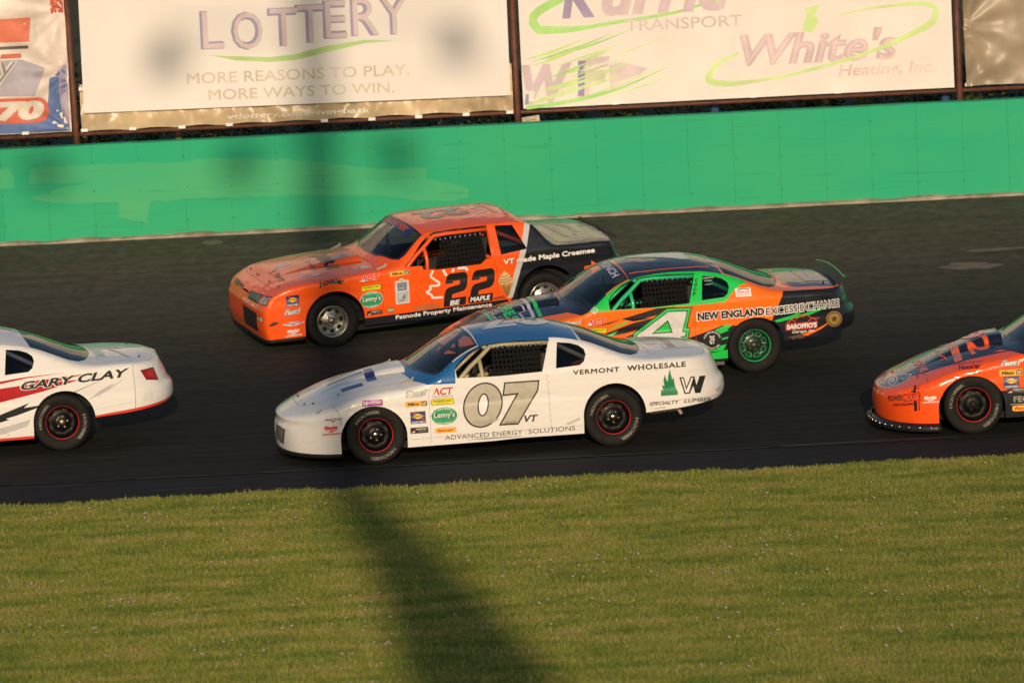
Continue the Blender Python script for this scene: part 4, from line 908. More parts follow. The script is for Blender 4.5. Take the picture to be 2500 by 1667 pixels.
        for sg in (-1, 1):
            a0, a1, b1 = (.97, .86), (1.26, zr), (2.02, zr-.005); f = lambda u, z: (u, sg*yi(u, z), z)
            cg.tube([f(.74, .35), f(.95, .86), f(1.08, .985), f(1.22, 1.09), f(1.335, zr), f(1.5, zr+.010), f(2.02, zr)], r_, 8)
            cg.tube([f(2.02, zr), f(2.03, .9), (2.04, sg*.80, .25)], r_, 8)
            cg.tube([f(2.04, zr-.01), f(2.32, 1.03), (2.75, sg*.55, .78), (3.1, sg*.5, .5)], r_, 8)
            cg.tube([f(1.20, 1.07), f(1.215, .93), (1.23, sg*.80, .3)], r_*.9, 8)
            cg.tube([(.75, sg*.80, .62), (2.03, sg*.82, .66)], r_, 8); cg.tube([(.75, sg*.80, .42), (2.03, sg*.82, .44)], r_, 8)
            cg.tube([(1.24, sg*.60, 1.17), (.86, sg*.58, .84)], r_*.8, 8)
        for u, z in ((1.28, zr), (2.02, zr), (2.03, .82), (.86, .80)): cg.tube([(u, -yi(u, z), z), (u, yi(u, z), z)], r_, 8)
        cg.tube([(2.03, -.6, 1.15), (2.03, .6, .45)], r_, 8)
        cg.build('roll_cage', cage_m, s.root, True)
        st = MB(); st.box(1.55, 1.98, -.62, -.16, .24, .42); st.add([(1.86, -.62, .4), (1.86, -.16, .4), (2.0, -.16, 1.06), (2.0, -.62, 1.06), (1.94, -.62, .4), (1.94, -.16, .4), (2.06, -.16, 1.06), (2.06, -.62, 1.06)], [(0, 1, 2, 3), (4, 7, 6, 5), (0, 3, 7, 4), (1, 5, 6, 2), (3, 2, 6, 7)])
        st.box(1.72, 2.02, -.66, -.61, .7, 1.06); st.box(1.72, 2.02, -.17, -.12, .7, 1.06); st.build('seat', SEATM, s.root)
        sw = MB(); sw.tube([(1.18+.05*math.sin(t), -.39+.17*math.cos(t), .80+.16*math.sin(t)) for t in np.linspace(0, 6.283, 22)], .013, 6); sw.tube([(1.18, -.39, .80), (.85, -.39, .72)], .018, 6); sw.build('steering_wheel', SEATM, s.root)
        if net:
            pl = net; nb = MB(); xs = [q[0] for q in pl]; zs = [q[1] for q in pl]
            def clip(vert, c):
                hits = []
                for i in range(len(pl)):
                    a, b = pl[i], pl[(i+1) % len(pl)]; k = 0 if vert else 1
                    if (a[k] > c) != (b[k] > c): t = (c-a[k])/(b[k]-a[k]); hits.append(a[1-k]+(b[1-k]-a[1-k])*t)
                return sorted(hits)
            q = lambda u, z, d: (u, -yi(u, z)-.02-d, z)
            for c in np.arange(min(xs)+.012, max(xs), .046):
                h = clip(True, c)
                if len(h) >= 2:
                    zz = np.linspace(h[0], h[-1], 6)
                    for a, b in zip(zz[:-1], zz[1:]): nb.add([q(c-.0125, a, 0), q(c+.0125, a, 0), q(c+.0125, b, 0), q(c-.0125, b, 0)], [(0, 1, 2, 3)])
            for c in np.arange(min(zs)+.012, max(zs), .050):
                h = clip(False, c)
                if len(h) >= 2: nb.add([q(h[0], c-.0125, .004), q(h[-1], c-.0125, .004), q(h[-1], c+.0125, .004), q(h[0], c+.0125, .004)], [(0, 1, 2, 3)])
            nb.build('window_net', NETM, s.root)
            tb = MB()
            for c in np.arange(min(xs)+.05, max(xs), .062):
                z = max(zs)-.012
                tb.add([q(c-.008, z-.012, .010), q(c+.008, z-.012, .010), q(c+.008, z+.012, .010), q(c-.008, z+.012, .010)], [(0, 1, 2, 3)])
            tag(tb.build('net_buckles', CHROME, s.root), kind='stuff')
    def scoop(s, m_, x0=-.50, x1=.44, w0=.24, w1=.33, h=.05):
        B = s.B; nx, ny = 22, 16; V = []
        for i in range(nx+1):
            t = i/nx; x = x0+(x1-x0)*t; wd = w0+(w1-w0)*t; hh = h*(t*t*(3-2*t))
            for j in range(ny+1):
                v = -1+2*j/ny; y = v*wd; q = 1-max(0, (abs(v)-.62)/.38)**2.2 if abs(v) > .62 else 1; V.append((x, y, float(B.top(x, y))+.003+hh*q))
        F = [(i*(ny+1)+j, (i+1)*(ny+1)+j, (i+1)*(ny+1)+j+1, i*(ny+1)+j+1) for i in range(nx) for j in range(ny)]
        o = obj('hood_scoop', V, F, [m_, BLACKIN], s.root, True); md = o.modifiers.new('thickness', 'SOLIDIFY'); md.thickness = .005; md.offset = -1; md.material_offset = 1; md.use_rim = False
        s.scoopbvh = BVHTree.FromPolygons(V, F)
        n = len(s.allV); s.allV = np.concatenate([s.allV, np.array(V)]); s.allT = list(map(tuple, s.allT))+[tuple(k+n for k in f) for f in F]
        s.bvh = BVHTree.FromPolygons([tuple(v) for v in s.allV], [tuple(int(i) for i in t) for t in s.allT])
        return o
    def lip(s, name, m_, u1, dz0, dz1, out=0.01, u0=None, zref=None):
        """strip that follows the lower edge of the nose"""
        B = s.B; k = [i for i in range(len(B.a)) if B.P[i, 0] <= u1]; V, F = [], []
        for i in k:
            zb = float(B.zb(B.P[i, 0])); p = B.F(B.a[i], zb); 
            for sg in (1, -1):
                pass
            nrm = np.array([-1., 0]) if i == 0 else np.array([-(B.P[i, 1]-B.P[i-1, 1]), -(B.P[i, 0]-B.P[i-1, 0])]); nrm = nrm/np.hypot(*nrm)*out
            V += [(p[0]+nrm[0], p[1]+nrm[1], zb+dz0), (p[0]+nrm[0]*.5, p[1]+nrm[1]*.5, zb+dz1)]
        n = len(k); V += [(x, -y, z) for x, y, z in V]
        for i in range(n-1): F += [(2*i, 2*i+2, 2*i+3, 2*i+1), (2*n+2*i, 2*n+2*i+1, 2*n+2*i+3, 2*n+2*i+2)]
        o = obj(name, V, F, m_, s.root, True); md = o.modifiers.new('thickness', 'SOLIDIFY'); md.thickness = .008
        return o
    def gap(s, pts, wd=.005, mode='side', c=(.05, .05, .05)):
        V, T = stroke(pts, wd); s.decal('panel_seam', [(V, T, c, 1)], mode)
    def pins(s, pts):
        for x, y in pts:
            z = float(s.B.top(x, y)); mb = MB(); mb.lathe([(0, -.012), (.010, -.012), (.012, 0), (.020, .002)], 10); o = mb.build('hood_pin', CHROME, s.root, True); o.location = (x, y, z+.006); o.rotation_euler = (R(-90), 0, 0)
    def spoiler(s, x, h, half, m_, lean=.05, top=None):
        z = float(s.B.top(x, 0)); V, F = [], []
        for i, y in enumerate(np.linspace(-half, half, 13)):
            zb = float(s.B.top(x, min(abs(y), half)))-.005; V += [(x-.0, y, zb), (x+lean, y, zb+h)]
        for i in range(12): F.append((2*i, 2*i+2, 2*i+3, 2*i+1))
        o = obj('spoiler', V, F, m_, s.root, False); md = o.modifiers.new('t', 'SOLIDIFY'); md.thickness = .006
        if top:
            mb = MB(); mb.tube([(v[0], v[1], v[2]) for v in V[1::2]], .007, 6); mb.build('spoiler_edge', top, o)
        return o
    def trim(s, poly, wd=.022, m_c=(.010, .010, .012)):
        n = len(poly); V, T = [], []
        for i in range(n):
            a, b = Vector(poly[i-1]), Vector(poly[i]); 
            q = inset(poly, wd)
        V = [tuple(p) for p in poly]+[tuple(p) for p in q]
        for i in range(n): j = (i+1) % n; T += [(i, j, n+j), (i, n+j, n+i)]
        s.decal('window_trim', [(np.array(V), np.array(T), m_c, 0)], 'top', s.windshield)
    def mirror(s, pts, m_):
        x, y = pts; z = float(s.B.top(x, y))+.004; mb = MB(); mb.add([(x-.07, y-.035, z), (x-.07, y+.035, z), (x+.03, y+.04, z+.03), (x+.03, y-.04, z+.03), (x+.05, y+.03, z+.055), (x+.05, y-.03, z+.055)], [(0, 3, 2, 1), (3, 5, 4, 2)])
        o = mb.build('hood_tab', m_, s.root); md = o.modifiers.new('t', 'SOLIDIFY'); md.thickness = .006; return o
def abc_top(B, hoodk='hood|base', roofk='roof|base', deckk='deck|base', cowlk='base', front=None):
    hp = front or [(-.76, 0), (-.75, -.25), (-.70, -.42), (-.55, -.58), (-.2, -.675), (.2, -.70), (.46, -.70)]; hp = hp+[(.40, -.35), (.37, 0), (.40, .35)]+[(x, -y) for x, y in hp[::-1][:-1]]
    y = lambda x, d: float(B.ye(x))-d
    ws = [(.50, 0), (.52, -.3), (.60, -y(.60, .30)), (.685, -y(.685, .10))]+[(x, -y(x, .03)) for x in (.75, .85, .95, 1.05, 1.14, 1.20)]+[(1.185, -.35), (1.17, 0)]
    ws = ws+[(x, -yy_) for x, yy_ in ws[::-1][1:-1]]
    rw = [(2.33, 0), (2.335, -.4)]+[(x, -y(x, .035)) for x in (2.36, 2.5, 2.65, 2.78)]+[(2.90, -y(2.9, .09)), (2.98, -y(2.98, .18)), (3.05, -.48), (3.09, -.25), (3.10, 0)]
    rw = rw+[(x, -yy_) for x, yy_ in rw[::-1][1:-1]]
    dk = [(3.14, 0), (3.14, -.60), (3.22, -.72), (3.70, -.70), (3.78, -.5), (3.80, 0)]; dk = dk+[(x, -yy_) for x, yy_ in dk[::-1][1:-1]]
    cowl = [(.33, 0), (.36, -.40), (.46, -.71), (.55, -y(.55, .04)), (.70, -y(.70, .0)-.2), (.9, -2), (.9, 2), (.70, y(.70, 0)+.2), (.55, y(.55, .04)), (.46, .71), (.36, .40)]
    return [(cowl, cowlk), (inset(hp, -.0035), 'void'), (hp, hoodk), ([(1.205, -2), (2.32, -2), (2.32, 2), (1.205, 2)], roofk), (ws, 'windshield'), (rw, 'rear_window'), (inset(dk, -.0035), 'void'), (dk, deckk)]
ABC_ARCH = [arch(-.02, .30, .368, .352, -.2), arch(2.665, .36, .352, .352, -.2)]
DOORWIN = [(.925, .893), (.915, 1.00), (.97, 1.06), (1.10, 1.155), (1.25, 1.212), (1.40, 1.228), (1.65, 1.235), (1.99, 1.222), (1.875, .898), (1.4, .884)]
QWIN = [(2.078, 1.19), (2.215, 1.172), (2.305, 1.145), (2.365, 1.10), (2.378, 1.045), (2.35, .975), (2.30, .938), (2.03, .922)]
NET = [(1.30, .885), (1.37, 1.19), (1.92, 1.185), (1.86, .89)]
BLKW = mat('black_wheel', (.004, .004, .0045), .42, coat=.05, spec=.2)
REDR = mat('red_rim_stripe', (.50, .02, .02), .4)
LET = (R(135), R(-50))
RB_W = (BLKW, BLKW, REDR, CHROME, LET, 8, (.118, .148))
def on_nose(c, pl, kz, ku): return list(pl)
WHITE = paint('white_car_paint', (.80, .78, .755), .22)
BLUE = paint('blue_car_paint', (.012, .13, .36), .2)
# ---- white car 07
SILV = (.47, .44, .355)
c = Car('race_car', 'white number 07 race car with blue roof pillars and black wheels, nearest the grass', (-1.685, -1.289, .014), .49, 9.0, ABC, 2.65,
        dict(base=WHITE, blue=BLUE),
        [([(.585, .846), (.905, .838), (.915, 1.0), (1.3, 1.19), (1.99, 1.20), (2.02, 1.5), (.3, 1.5), (.45, .90)], 'blue')],
        abc_top(Body(ABC), roofk='roof|blue', cowlk='blue'), [DOORWIN, QWIN], arches=ABC_ARCH)
W = c
ABC_WS = [p for p, k in abc_top(Body(ABC)) if k == 'windshield'][0]
c.trim(ABC_WS)
c.sidewin(QWIN, GLASSD); c.inner(mat('cage_beige', (.42, .36, .22), .4, coat=.3), NET); c.scoop(WHITE)
c.lip('dam_shade_strip', DARK, -.36, -.038, .006)
for u in (0, 2.65):
    for s_ in (-1, 1): wheel(c.root, u, s_, RB_W, rot=.4+u)
num = [('p', ell(1.197, .577, .222, .250, 36, .12), (.025, .015, .012), 0), ('p', ell(1.197, .577, .205, .233, 36, .12), SILV, 1), ('p', ell(1.200, .58, .064, .128, 24, .12), (.025, .015, .012), 2), ('p', ell(1.200, .58, .048, .112, 24, .12), WHT, 3)]
sv = [(1.444, .812), (1.838, .810), (1.820, .695), (1.580, .334), (1.362, .338), (1.572, .668), (1.418, .662)]
num += [('p', sv, (.025, .015, .012), 4), ('p', inset(sv, .016), SILV, 5)]
c.decal('door_number', num)
c.decal('side_lettering', [('t', 'VT', 1.648, .352, .155, .076, BLK, dict(b=.03, s=.25))])
c.decal('side_lettering', [('t', 'VERMONT', 2.215, .836, .52, .055, BLK, dict(b=.035, g=1.15))]); c.decal('side_lettering', [('t', 'WHOLESALE', 2.82, .836, .66, .060, BLK, dict(b=.035, g=1.15))])
c.decal('side_lettering', [('t', 'ADVANCED ENERGY', .76, .222, .86, .052, (.03, .03, .035), dict(g=1.05))]); c.decal('side_lettering', [('t', 'SOLUTIONS', 1.69, .222, .52, .052, (.03, .03, .035), dict(g=1.05))])
c.decal('side_lettering', [('t', 'SPECIALTY', 3.05, .432, .34, .040, BLK, dict(b=.02, s=.3))]); c.decal('side_lettering', [('t', 'LUMBER', 3.44, .436, .31, .040, BLK, dict(b=.02, s=.3))])
tree = [(3.185, .53), (3.192, .60), (3.215, .59), (3.205, .65), (3.232, .64), (3.222, .70), (3.240, .765), (3.256, .71), (3.268, .68), (3.276, .74), (3.284, .77), (3.297, .825), (3.308, .77), (3.316, .74), (3.322, .70), (3.338, .735), (3.345, .66), (3.352, .62), (3.376, .57), (3.376, .53)]
vw = [('p', [(3.402, .722), (3.452, .722), (3.478, .61), (3.528, .722), (3.572, .722), (3.590, .62), (3.630, .722), (3.700, .722), (3.632, .534), (3.572, .534), (3.555, .62), (3.512, .534), (3.452, .534)], BLK, 1),
      ('p', [(3.420, .709), (3.443, .709), (3.473, .572), (3.537, .709), (3.558, .709), (3.500, .548), (3.465, .548)], WHT, 2)]
c.decal('tree_emblem', [('p', tree, (.01, .22, .085), 0)]); c.decal('side_lettering', vw)
for k, a in dict(hoosier_box=(-.136, .657, .092, .724), fast=(.342, .712, .588, .796), milton=(.34, .613, .582, .675), sunoco=(.388, .426, .557, .559), blackbox=(.381, .318, .579, .384), act=(.64, .700, .878, .806), thunder=(.629, .612, .877, .683), lenny=(.614, .390, .914, .590), bassett=(.652, .303, .888, .358)).items(): c.stick(k, *a)
q = on_nose(c, [(-.589, .503), (-.339, .560)], .16, .155); c.stick('fivestar', *q[0], q[1][0], q[1][1]); q = on_nose(c, [(-.591, .372), (-.385, .478)], .16, .155); c.stick('milwaukee', *q[0], *q[1])
for q_ in [('p', rect(-.30, -.56, -.06, -.44), NAVY, 0), ('p', rect(.0, -.45, .11, -.14), NAVY, 0), ('p', rect(-.40, -.10, .0, .0), NAVY, 0), ('p', rect(.02, -.10, .11, .04), NAVY, 0), ('p', rect(-.35, .12, -.05, .22), (.02, .2, .1), 0)]: c.decal('hood_emblem', [q_], 'top', c.hood)
c.decal('roof_number', [('t', '07', 2.12, .34, .78, .62, (.70, .70, .68), dict(b=.03, rot=180))], 'top', c.roof)
for q_ in [('p', rect(3.35, -.42, 3.66, .42), (.62, .70, .64), 0), ('t', 'CALEDONIA', 3.40, .40, .78, .10, (.42, .06, .08), dict(b=.02, rot=-90)), ('p', rect(3.20, -.1, 3.33, .45), (.68, .55, .56), 0)]: c.decal('trunk_lettering', [q_], 'top', c.deck)
c.decal('grille', [('p', [(-1.120, .540), (-1.015, .470), (-1.043, .312), (-1.140, .376)], (.04, .035, .03), 0), ('p', [(-1.108, .522), (-1.027, .463), (-1.052, .330), (-1.128, .384)], (.20, .17, .125), 1)], L=.03)
for s_ in ([(1.92, .88), (1.935, .60), (1.945, .20)], [(.60, .845), (.605, .40), (.60, .20)], [(3.05, .355), (3.1, .43), (3.92, .50)]): c.gap(s_, .005, c=(.45, .43, .40))
q = on_nose(c, [(-.46, .69), (-.40, .60), (-.375, .46)], .16, .155); c.gap(q, .006, c=(.30, .29, .28))
c.gap([(.38, .255), (.9, .262), (2.3, .268)], .007, c=(.55, .53, .50))
c.pins([(-.70, -.36), (-.70, .2), (-.62, -.50), (-.35, -.60)])
for a in ((.42, -.74), (.36, .62)): c.mirror(a, mat('tab_plate', (.62, .54, .42), .5))
mb = MB(); mb.tube([(3.05, -.50, .40), (3.13, -.62, .30), (3.42, -.66, .33)], .020, 8); mb.tube([(3.38, -.5, .42), (3.40, -.64, .38), (3.46, -.68, .27)], .020, 8); mb.build('frame_rail', mat('cage_beige', (.42, .36, .22)), c.root, True)
riv = [(x+.015, -float(c.B.ye(x))+.018) for x in np.linspace(.74, 1.18, 9)]
tag(c.decal('rivets', [('p', ell(x, y, .006, .006, 6), (.55, .52, .48), 1) for x, y in riv], 'top', c.windshield), kind='stuff')
tag(c.decal('rivets', [('p', ell(1.945, z, .0055, .0055, 6), (.42, .40, .37), 1) for z in np.arange(.22, .87, .062)]+[('p', ell(.615, z, .005, .005, 6), (.42, .40, .37), 1) for z in np.arange(.22, .80, .07)]), kind='stuff')
for q_ in [('p', [(.98, .205), (1.25, .213), (1.6, .206), (1.62, .200), (1.2, .196)], (.30, .28, .26), 0), ('p', [(-.66, .62), (-.60, .66), (-.58, .655), (-.63, .61)], (.40, .38, .36), 0), ('p', [(2.10, .30), (2.26, .36), (2.28, .34), (2.15, .285)], (.55, .53, .50), 0), ('p', [(3.10, .40), (3.22, .41), (3.24, .395), (3.12, .388)], (.50, .48, .45), 0), ('p', [(3.80, .56), (3.87, .60), (3.88, .55), (3.83, .53)], (.55, .53, .50), 0)]: c.decal('scuff', [q_])
c.decal('number_damage', [('p', [(1.41, .354), (1.45, .38), (1.50, .372), (1.55, .385), (1.57, .352)], (.30, .27, .22), 7), ('p', [(1.06, .40), (1.12, .415), (1.22, .405), (1.33, .425), (1.37, .41), (1.30, .375), (1.15, .35)], (.40, .37, .31), 4)])

# ---- orange car 22
ORANGE = paint('orange_car_paint', (.95, .105, .006), .3); JET = paint('black_car_paint', (.010, .012, .018), .3); SIL = paint('silver_stripe_paint', (.55, .55, .56), .2)
DW2 = [(.905, .885), (1.13, .873), (1.145, .825), (1.30, .802), (1.86, .797), (1.92, .85), (2.025, .852), (1.995, 1.235), (1.60, 1.243), (1.34, 1.240), (1.245, 1.205), (1.15, 1.125), (1.02, .985)]
QW2 = [(2.095, 1.222), (2.31, 1.205), (2.445, .910), (2.115, .880)]
def mc_top(B):
    y = lambda x, d: float(B.ye(x))-d
    hp = [(-.64, 0), (-.635, -.55), (-.60, -.74), (-.3, -.80), (.2, -.82), (.58, -.82), (.62, -.55), (.60, 0)]; hp = hp+[(x, -q) for x, q in hp[::-1][1:-1]]
    ws = [(.68, 0), (.70, -.4), (.80, -y(.80, .20)), (.87, -y(.87, .07))]+[(x, -y(x, .03)) for x in (.95, 1.05, 1.15, 1.20)]+[(1.17, -.3), (1.165, 0)]; ws = ws+[(x, -q) for x, q in ws[::-1][1:-1]]
    rw = [(2.50, 0), (2.51, -.45), (2.565, -y(2.565, .05)), (2.66, -y(2.66, .06)), (2.74, -y(2.74, .10)), (2.77, -.4), (2.78, 0)]; rw = rw+[(x, -q) for x, q in rw[::-1][1:-1]]
    dk = [(2.90, 0), (2.90, -.74), (3.60, -.72), (3.61, 0)]; dk = dk+[(x, -q) for x, q in dk[::-1][1:-1]]
    return [([(2.55, -2), (4.2, -2), (4.2, 2), (2.55, 2)], 'jet'), (inset(hp, -.004), 'void'), (hp, 'hood|base'), ([(1.21, -2), (2.46, -2), (2.46, 2), (1.21, 2)], 'roof|base'), (ws, 'windshield'), (rw, 'rear_window'), (inset(dk, -.0035), 'void'), (dk, 'deck|drab')]
c = Car('race_car', 'orange number 22 race car with black rear quarter, running highest by the wall', (-2.475, 6.827, .270), 3.87, 17.1, MC, 2.66,
        dict(base=ORANGE, jet=JET, sil=SIL, drab=paint('drab_deck_paint', (.26, .25, .20), .4)),
        [([(2.575, 1.30), (4.3, 1.35), (4.3, .1), (2.1, .1), (2.235, .335)], 'jet'), ([(2.50, 1.30), (2.575, 1.30), (2.235, .33), (2.165, .33)], 'sil'), ([(.30, .318), (2.18, .315), (2.18, 0), (.30, 0)], 'jet')],
        mc_top(Body(MC)), [DW2, QW2], k=(.226, .293), arches=[arch(.03, .33, .365, .372, -.2), arch(2.66, .32, .37, .352, -.2)])
O = c
c.trim([p for p, k in mc_top(Body(MC)) if k == 'windshield'][0])
c.sidewin(QW2, GLASSD); c.inner(mat('cage_orange', (.85, .11, .015), .4, coat=.4), [(1.30, .80), (1.42, 1.15), (1.92, 1.16), (1.95, .87), (1.86, .80)])
c.scoop(ORANGE, -.50, .55, .24, .36, .05)
SILW = mat('silver_wheel', (.46, .44, .40), .33, metal=.85)
SILW2 = mat('silver_wheel_lip', (.55, .53, .48), .25, metal=.9)
for u in (0, 2.76):
    for s_ in (-1, 1): wheel(c.root, u, s_, (SILW, SILW2, None, CHROME, None, 8, (.112, .150)), rot=.7+u)
def two(x0, z0, w_, h_, sh):
    """block italic figure 2"""
    P = [(0, .70), (.0, .78), (.04, .92), (.16, 1.0), (.84, 1.0), (.96, .92), (1, .80), (1, .58), (.95, .48), (.85, .42), (.36, .36), (.34, .24), (1, .24), (1, 0), (0, 0), (0, .40), (.05, .52), (.16, .58), (.66, .64), (.66, .76), (.34, .76), (.34, .70)]
    return [(x0+x*w_+sh*y*h_, z0+y*h_) for x, y in P]
leaf = [(1.386, .790), (1.26, .797), (1.226, .727), (1.33, .637), (1.328, .602), (1.211, .609), (1.222, .565), (1.164, .539), (1.23, .495), (1.238, .458), (1.368, .449)]
c.decal('maple_leaf_outline', [strk([leaf[i], leaf[i+1]], .026, WHT, .02*i) for i in range(len(leaf)-1)]+[strk(q, .030, WHT, .3+.1*k) for k, q in enumerate(([leaf[0], (1.425, .711)], [(1.497, .745), (1.521, .785)], [(1.521, .785), (1.664, .780)], [(1.664, .780), (1.692, .74)]))])
c.decal('door_number', [('p', two(1.368, .325, .275, .405, .13), BLK, 1), ('p', two(1.692, .325, .285, .405, .15), BLK, 1)])
c.decal('side_lettering', [('p', rect(1.40, .325, 1.60, .40), BLK, 2), ('t', 'BE', 1.445, .335, .13, .06, WHT, dict(b=.04, s=.2, l=3))]); c.decal('side_lettering', [('p', rect(1.68, .335, 1.97, .41), BLK, 2), ('t', 'MAPLE', 1.70, .342, .255, .06, WHT, dict(b=.04, s=.2, l=3))])
c.decal('side_lettering', [('t', 'Patnode Property Maintenance', .77, .238, 1.20, .068, WHT, dict(b=.025, rise=.0))])
c.decal('side_lettering', [('t', 'VT made Maple Creemee', 2.14, .728, 1.15, .088, (.03, .03, .03), dict(b=.07, l=0)), ('t', 'VT made Maple Creemee', 2.14, .732, 1.15, .085, WHT, dict(b=.035, l=1))])
cone = [('p', [(2.085, .505), (2.235, .495), (2.195, .37), (2.175, .345), (2.145, .37)], (.42, .20, .05), 1), ('p', [(2.065, .53), (2.075, .49), (2.235, .475), (2.25, .52)], (.55, .30, .09), 2),
        ('p', [(2.062, .54), (2.07, .58), (2.09, .60), (2.10, .63), (2.13, .65), (2.145, .685), (2.16, .66), (2.19, .64), (2.215, .61), (2.22, .585), (2.245, .555), (2.252, .525), (2.22, .51), (2.20, .53), (2.17, .505), (2.14, .53), (2.11, .505), (2.09, .53)], (.70, .47, .22), 3)]
cone += [strk(a, .006, (.10, .05, .02), 5) for a in ([(2.08, .57), (2.15, .565), (2.23, .60)], [(2.10, .605), (2.15, .60), (2.20, .635)], [(2.075, .545), (2.15, .535), (2.24, .565)], [(2.12, .50), (2.165, .37)], [(2.20, .49), (2.15, .38)])]
c.decal('ice_cream_cone_emblem', cone)
c.decal('arrow_emblem', [('p', [(3.15, .595), (3.24, .60), (3.24, .655), (3.36, .57), (3.24, .49), (3.24, .545), (3.15, .54)], ORG, 0)])
for k, a in dict(sunoco=(-.56, .59, -.40, .725), fast=(-.60, .465, -.38, .565), fivestar=(-.63, .345, -.345, .40), milwaukee_white=(-.59, .222, -.39, .312), act=(.35, .757, .60, .850), thunder=(.367, .655, .607, .720), lenny=(.340, .440, .63, .640), blackbox=(.42, .348, .608, .402), milton=(.727, .788, .972, .850)).items(): c.stick(k, *a)
c.stick('round', .672, .340, .757, .418)
c.decal('door_poster', [('p', rrect(.782, .437, .955, .728, .012), (.62, .64, .60), 0), ('p', ell(.868, .735, .03, .02, 12), (.62, .6, .5), 0), ('p', rect(.81, .60, .928, .70), (.16, .20, .34), 1), ('t', 'THUNDER', .822, .665, .09, .02, (.6, .55, .2), dict(l=2)), ('t', 'HILL', .84, .62, .06, .03, (.6, .55, .2), dict(l=2)), ('p', rect(.80, .46, .94, .585), (.42, .50, .55), 1), ('p', [(.86, .50), (.89, .56), (.91, .50)], (.30, .12, .10), 2), ('p', [(.81, .47), (.88, .49), (.90, .475)], (.12, .15, .22), 2)])
c.decal('fender_lettering', [('t', 'Hoosier', -.14, .765, .30, .075, BLK, dict(b=.05, arc=.035))])
c.decal('roof_rail_lettering', [('t', 'J. Donahue', 1.50, 1.252, .34, .018, (.03, .02, .02), dict(s=.4))])
c.decal('roof_number', [('t', '22', 1.98, .30, .62, .55, (.10, .10, .09), dict(b=.05, rot=180)), ('t', 'BE  MAPLE', 1.98, .22, .60, .09, (.66, .62, .60), dict(rot=180, l=2)), strk([(2.05, -.28), (2.2, -.1), (2.08, .1), (2.25, .25)], .04, (.75, .66, .62), 1), strk([(1.75, -.40), (1.9, -.43), (1.98, -.36)], .05, (.75, .66, .62), 1), ('p', rect(2.24, -.3, 2.30, .4), (.60, .08, .02), 1)], 'top', c.roof)
for q_ in [('t', 'BARRE', .10, .42, .90, .15, BLK, dict(b=.05, rot=-90)), ('t', 'Private', -.06, .05, .42, .07, (.05, .03, .10), dict(rot=-90)), ('t', 'S. Perry', -.52, .10, .62, .11, BLK, dict(b=.02, rot=-90)), ('p', [(-.34, -.60), (-.08, -.66), (-.02, -.61), (-.26, -.54)], (.55, .60, .72), 0), ('p', [(-.30, -.60), (-.12, -.63), (-.18, -.57)], (.08, .10, .25), 1), ('p', [(-.40, .15), (-.20, .12), (-.16, .30), (-.34, .32)], (.40, .45, .60), 0),
     ('p', [(.25, -.18), (.46, -.20), (.47, -.02), (.27, .0)], (.30, .32, .38), 0), ('p', [(.30, -.14), (.43, -.16), (.40, -.06)], (.05, .08, .25), 1), ('p', [(.34, -.66), (.42, -.72), (.56, -.71), (.54, -.64), (.44, -.61)], (.60, .58, .56), 0), ('p', [(.38, -.66), (.44, -.70), (.46, -.63)], (.4, .03, .06), 1)]: c.decal('hood_lettering', [q_], 'top', c.hood)
c.pins([(-.57, -.66), (-.59, -.30), (-.59, .25), (-.57, .66)])
c.decal('headlight', [('p', [(-.86, .62), (-.66, .61), (-.665, .705), (-.85, .72)], (.02, .02, .022), 0), ('p', [(-.845, .63), (-.77, .625), (-.77, .70), (-.84, .708)], (.34, .35, .36), 1), ('p', [(-.755, .625), (-.675, .622), (-.68, .697), (-.755, .70)], (.34, .35, .36), 1)], 'front', L=.05)
c.decal('grille', [('p', [(-.62, .61), (-.16, .60), (-.16, .70), (-.63, .71)], (.02, .025, .025), 0), ('p', [(.62, .61), (.16, .60), (.16, .70), (.63, .71)], (.02, .025, .025), 0), ]+[('p', rect(-.61, z, -.17, z+.006), (.16, .16, .16), 1) for z in (.635, .66, .685)], 'front', L=.05)
c.decal('front_lettering', [('t', 'MONTE CARLO', -.62, .545, .62, .045, (.75, .72, .66), dict(l=1, flip=1))], 'front')
c.decal('air_intake', [('p', rect(-.62, .26, .62, .50), (.012, .012, .012), 0)], 'front')
c.decal('fog_light', [('p', rrect(-.82, .41, -.64, .475, .015), (.05, .03, .02), 0), ('p', rrect(-.81, .416, -.745, .469, .012), (.75, .66, .50), 1), ('p', rrect(-.735, .416, -.65, .469, .012), (.75, .38, .12), 1)], 'front', L=.05)
for q_ in [('p', [(-.80, .40), (-.72, .43), (-.66, .41), (-.70, .385), (-.77, .375)], (.12, .04, .02), 0), ('p', [(.98, .318), (1.33, .318), (1.33, .36), (1.2, .40), (1.0, .385)], (.55, .14, .04), 0), ('p', [(1.97, .33), (2.15, .33), (2.12, .37), (2.0, .36)], (.40, .06, .02), 0)]: c.decal('scuff', [q_])
c.lip('dam_shade_strip', DARK, -.33, -.04, .006, .002)  # dark strip standing in for the shade under this car's fascia
c.decal('sun_strip', [('p', [(1.05, -.60), (1.05, .60), (1.16, .56), (1.16, -.56)], (.012, .02, .10), 0), ('t', "MAX FARMER'", 1.065, .50, .95, .075, (.80, .09, .03), dict(b=.02, rot=-90, l=2))], 'top', c.windshield)
c.gap([(.62, .86), (.63, .5), (.62, .32)], .005, c=(.35, .05, .01)); c.gap([(2.03, .84), (2.06, .6), (2.04, .32)], .005, c=(.35, .05, .01))
c.spoiler(3.62, .045, .74, mat('black_plate', (.008, .008, .008), .5), .02)
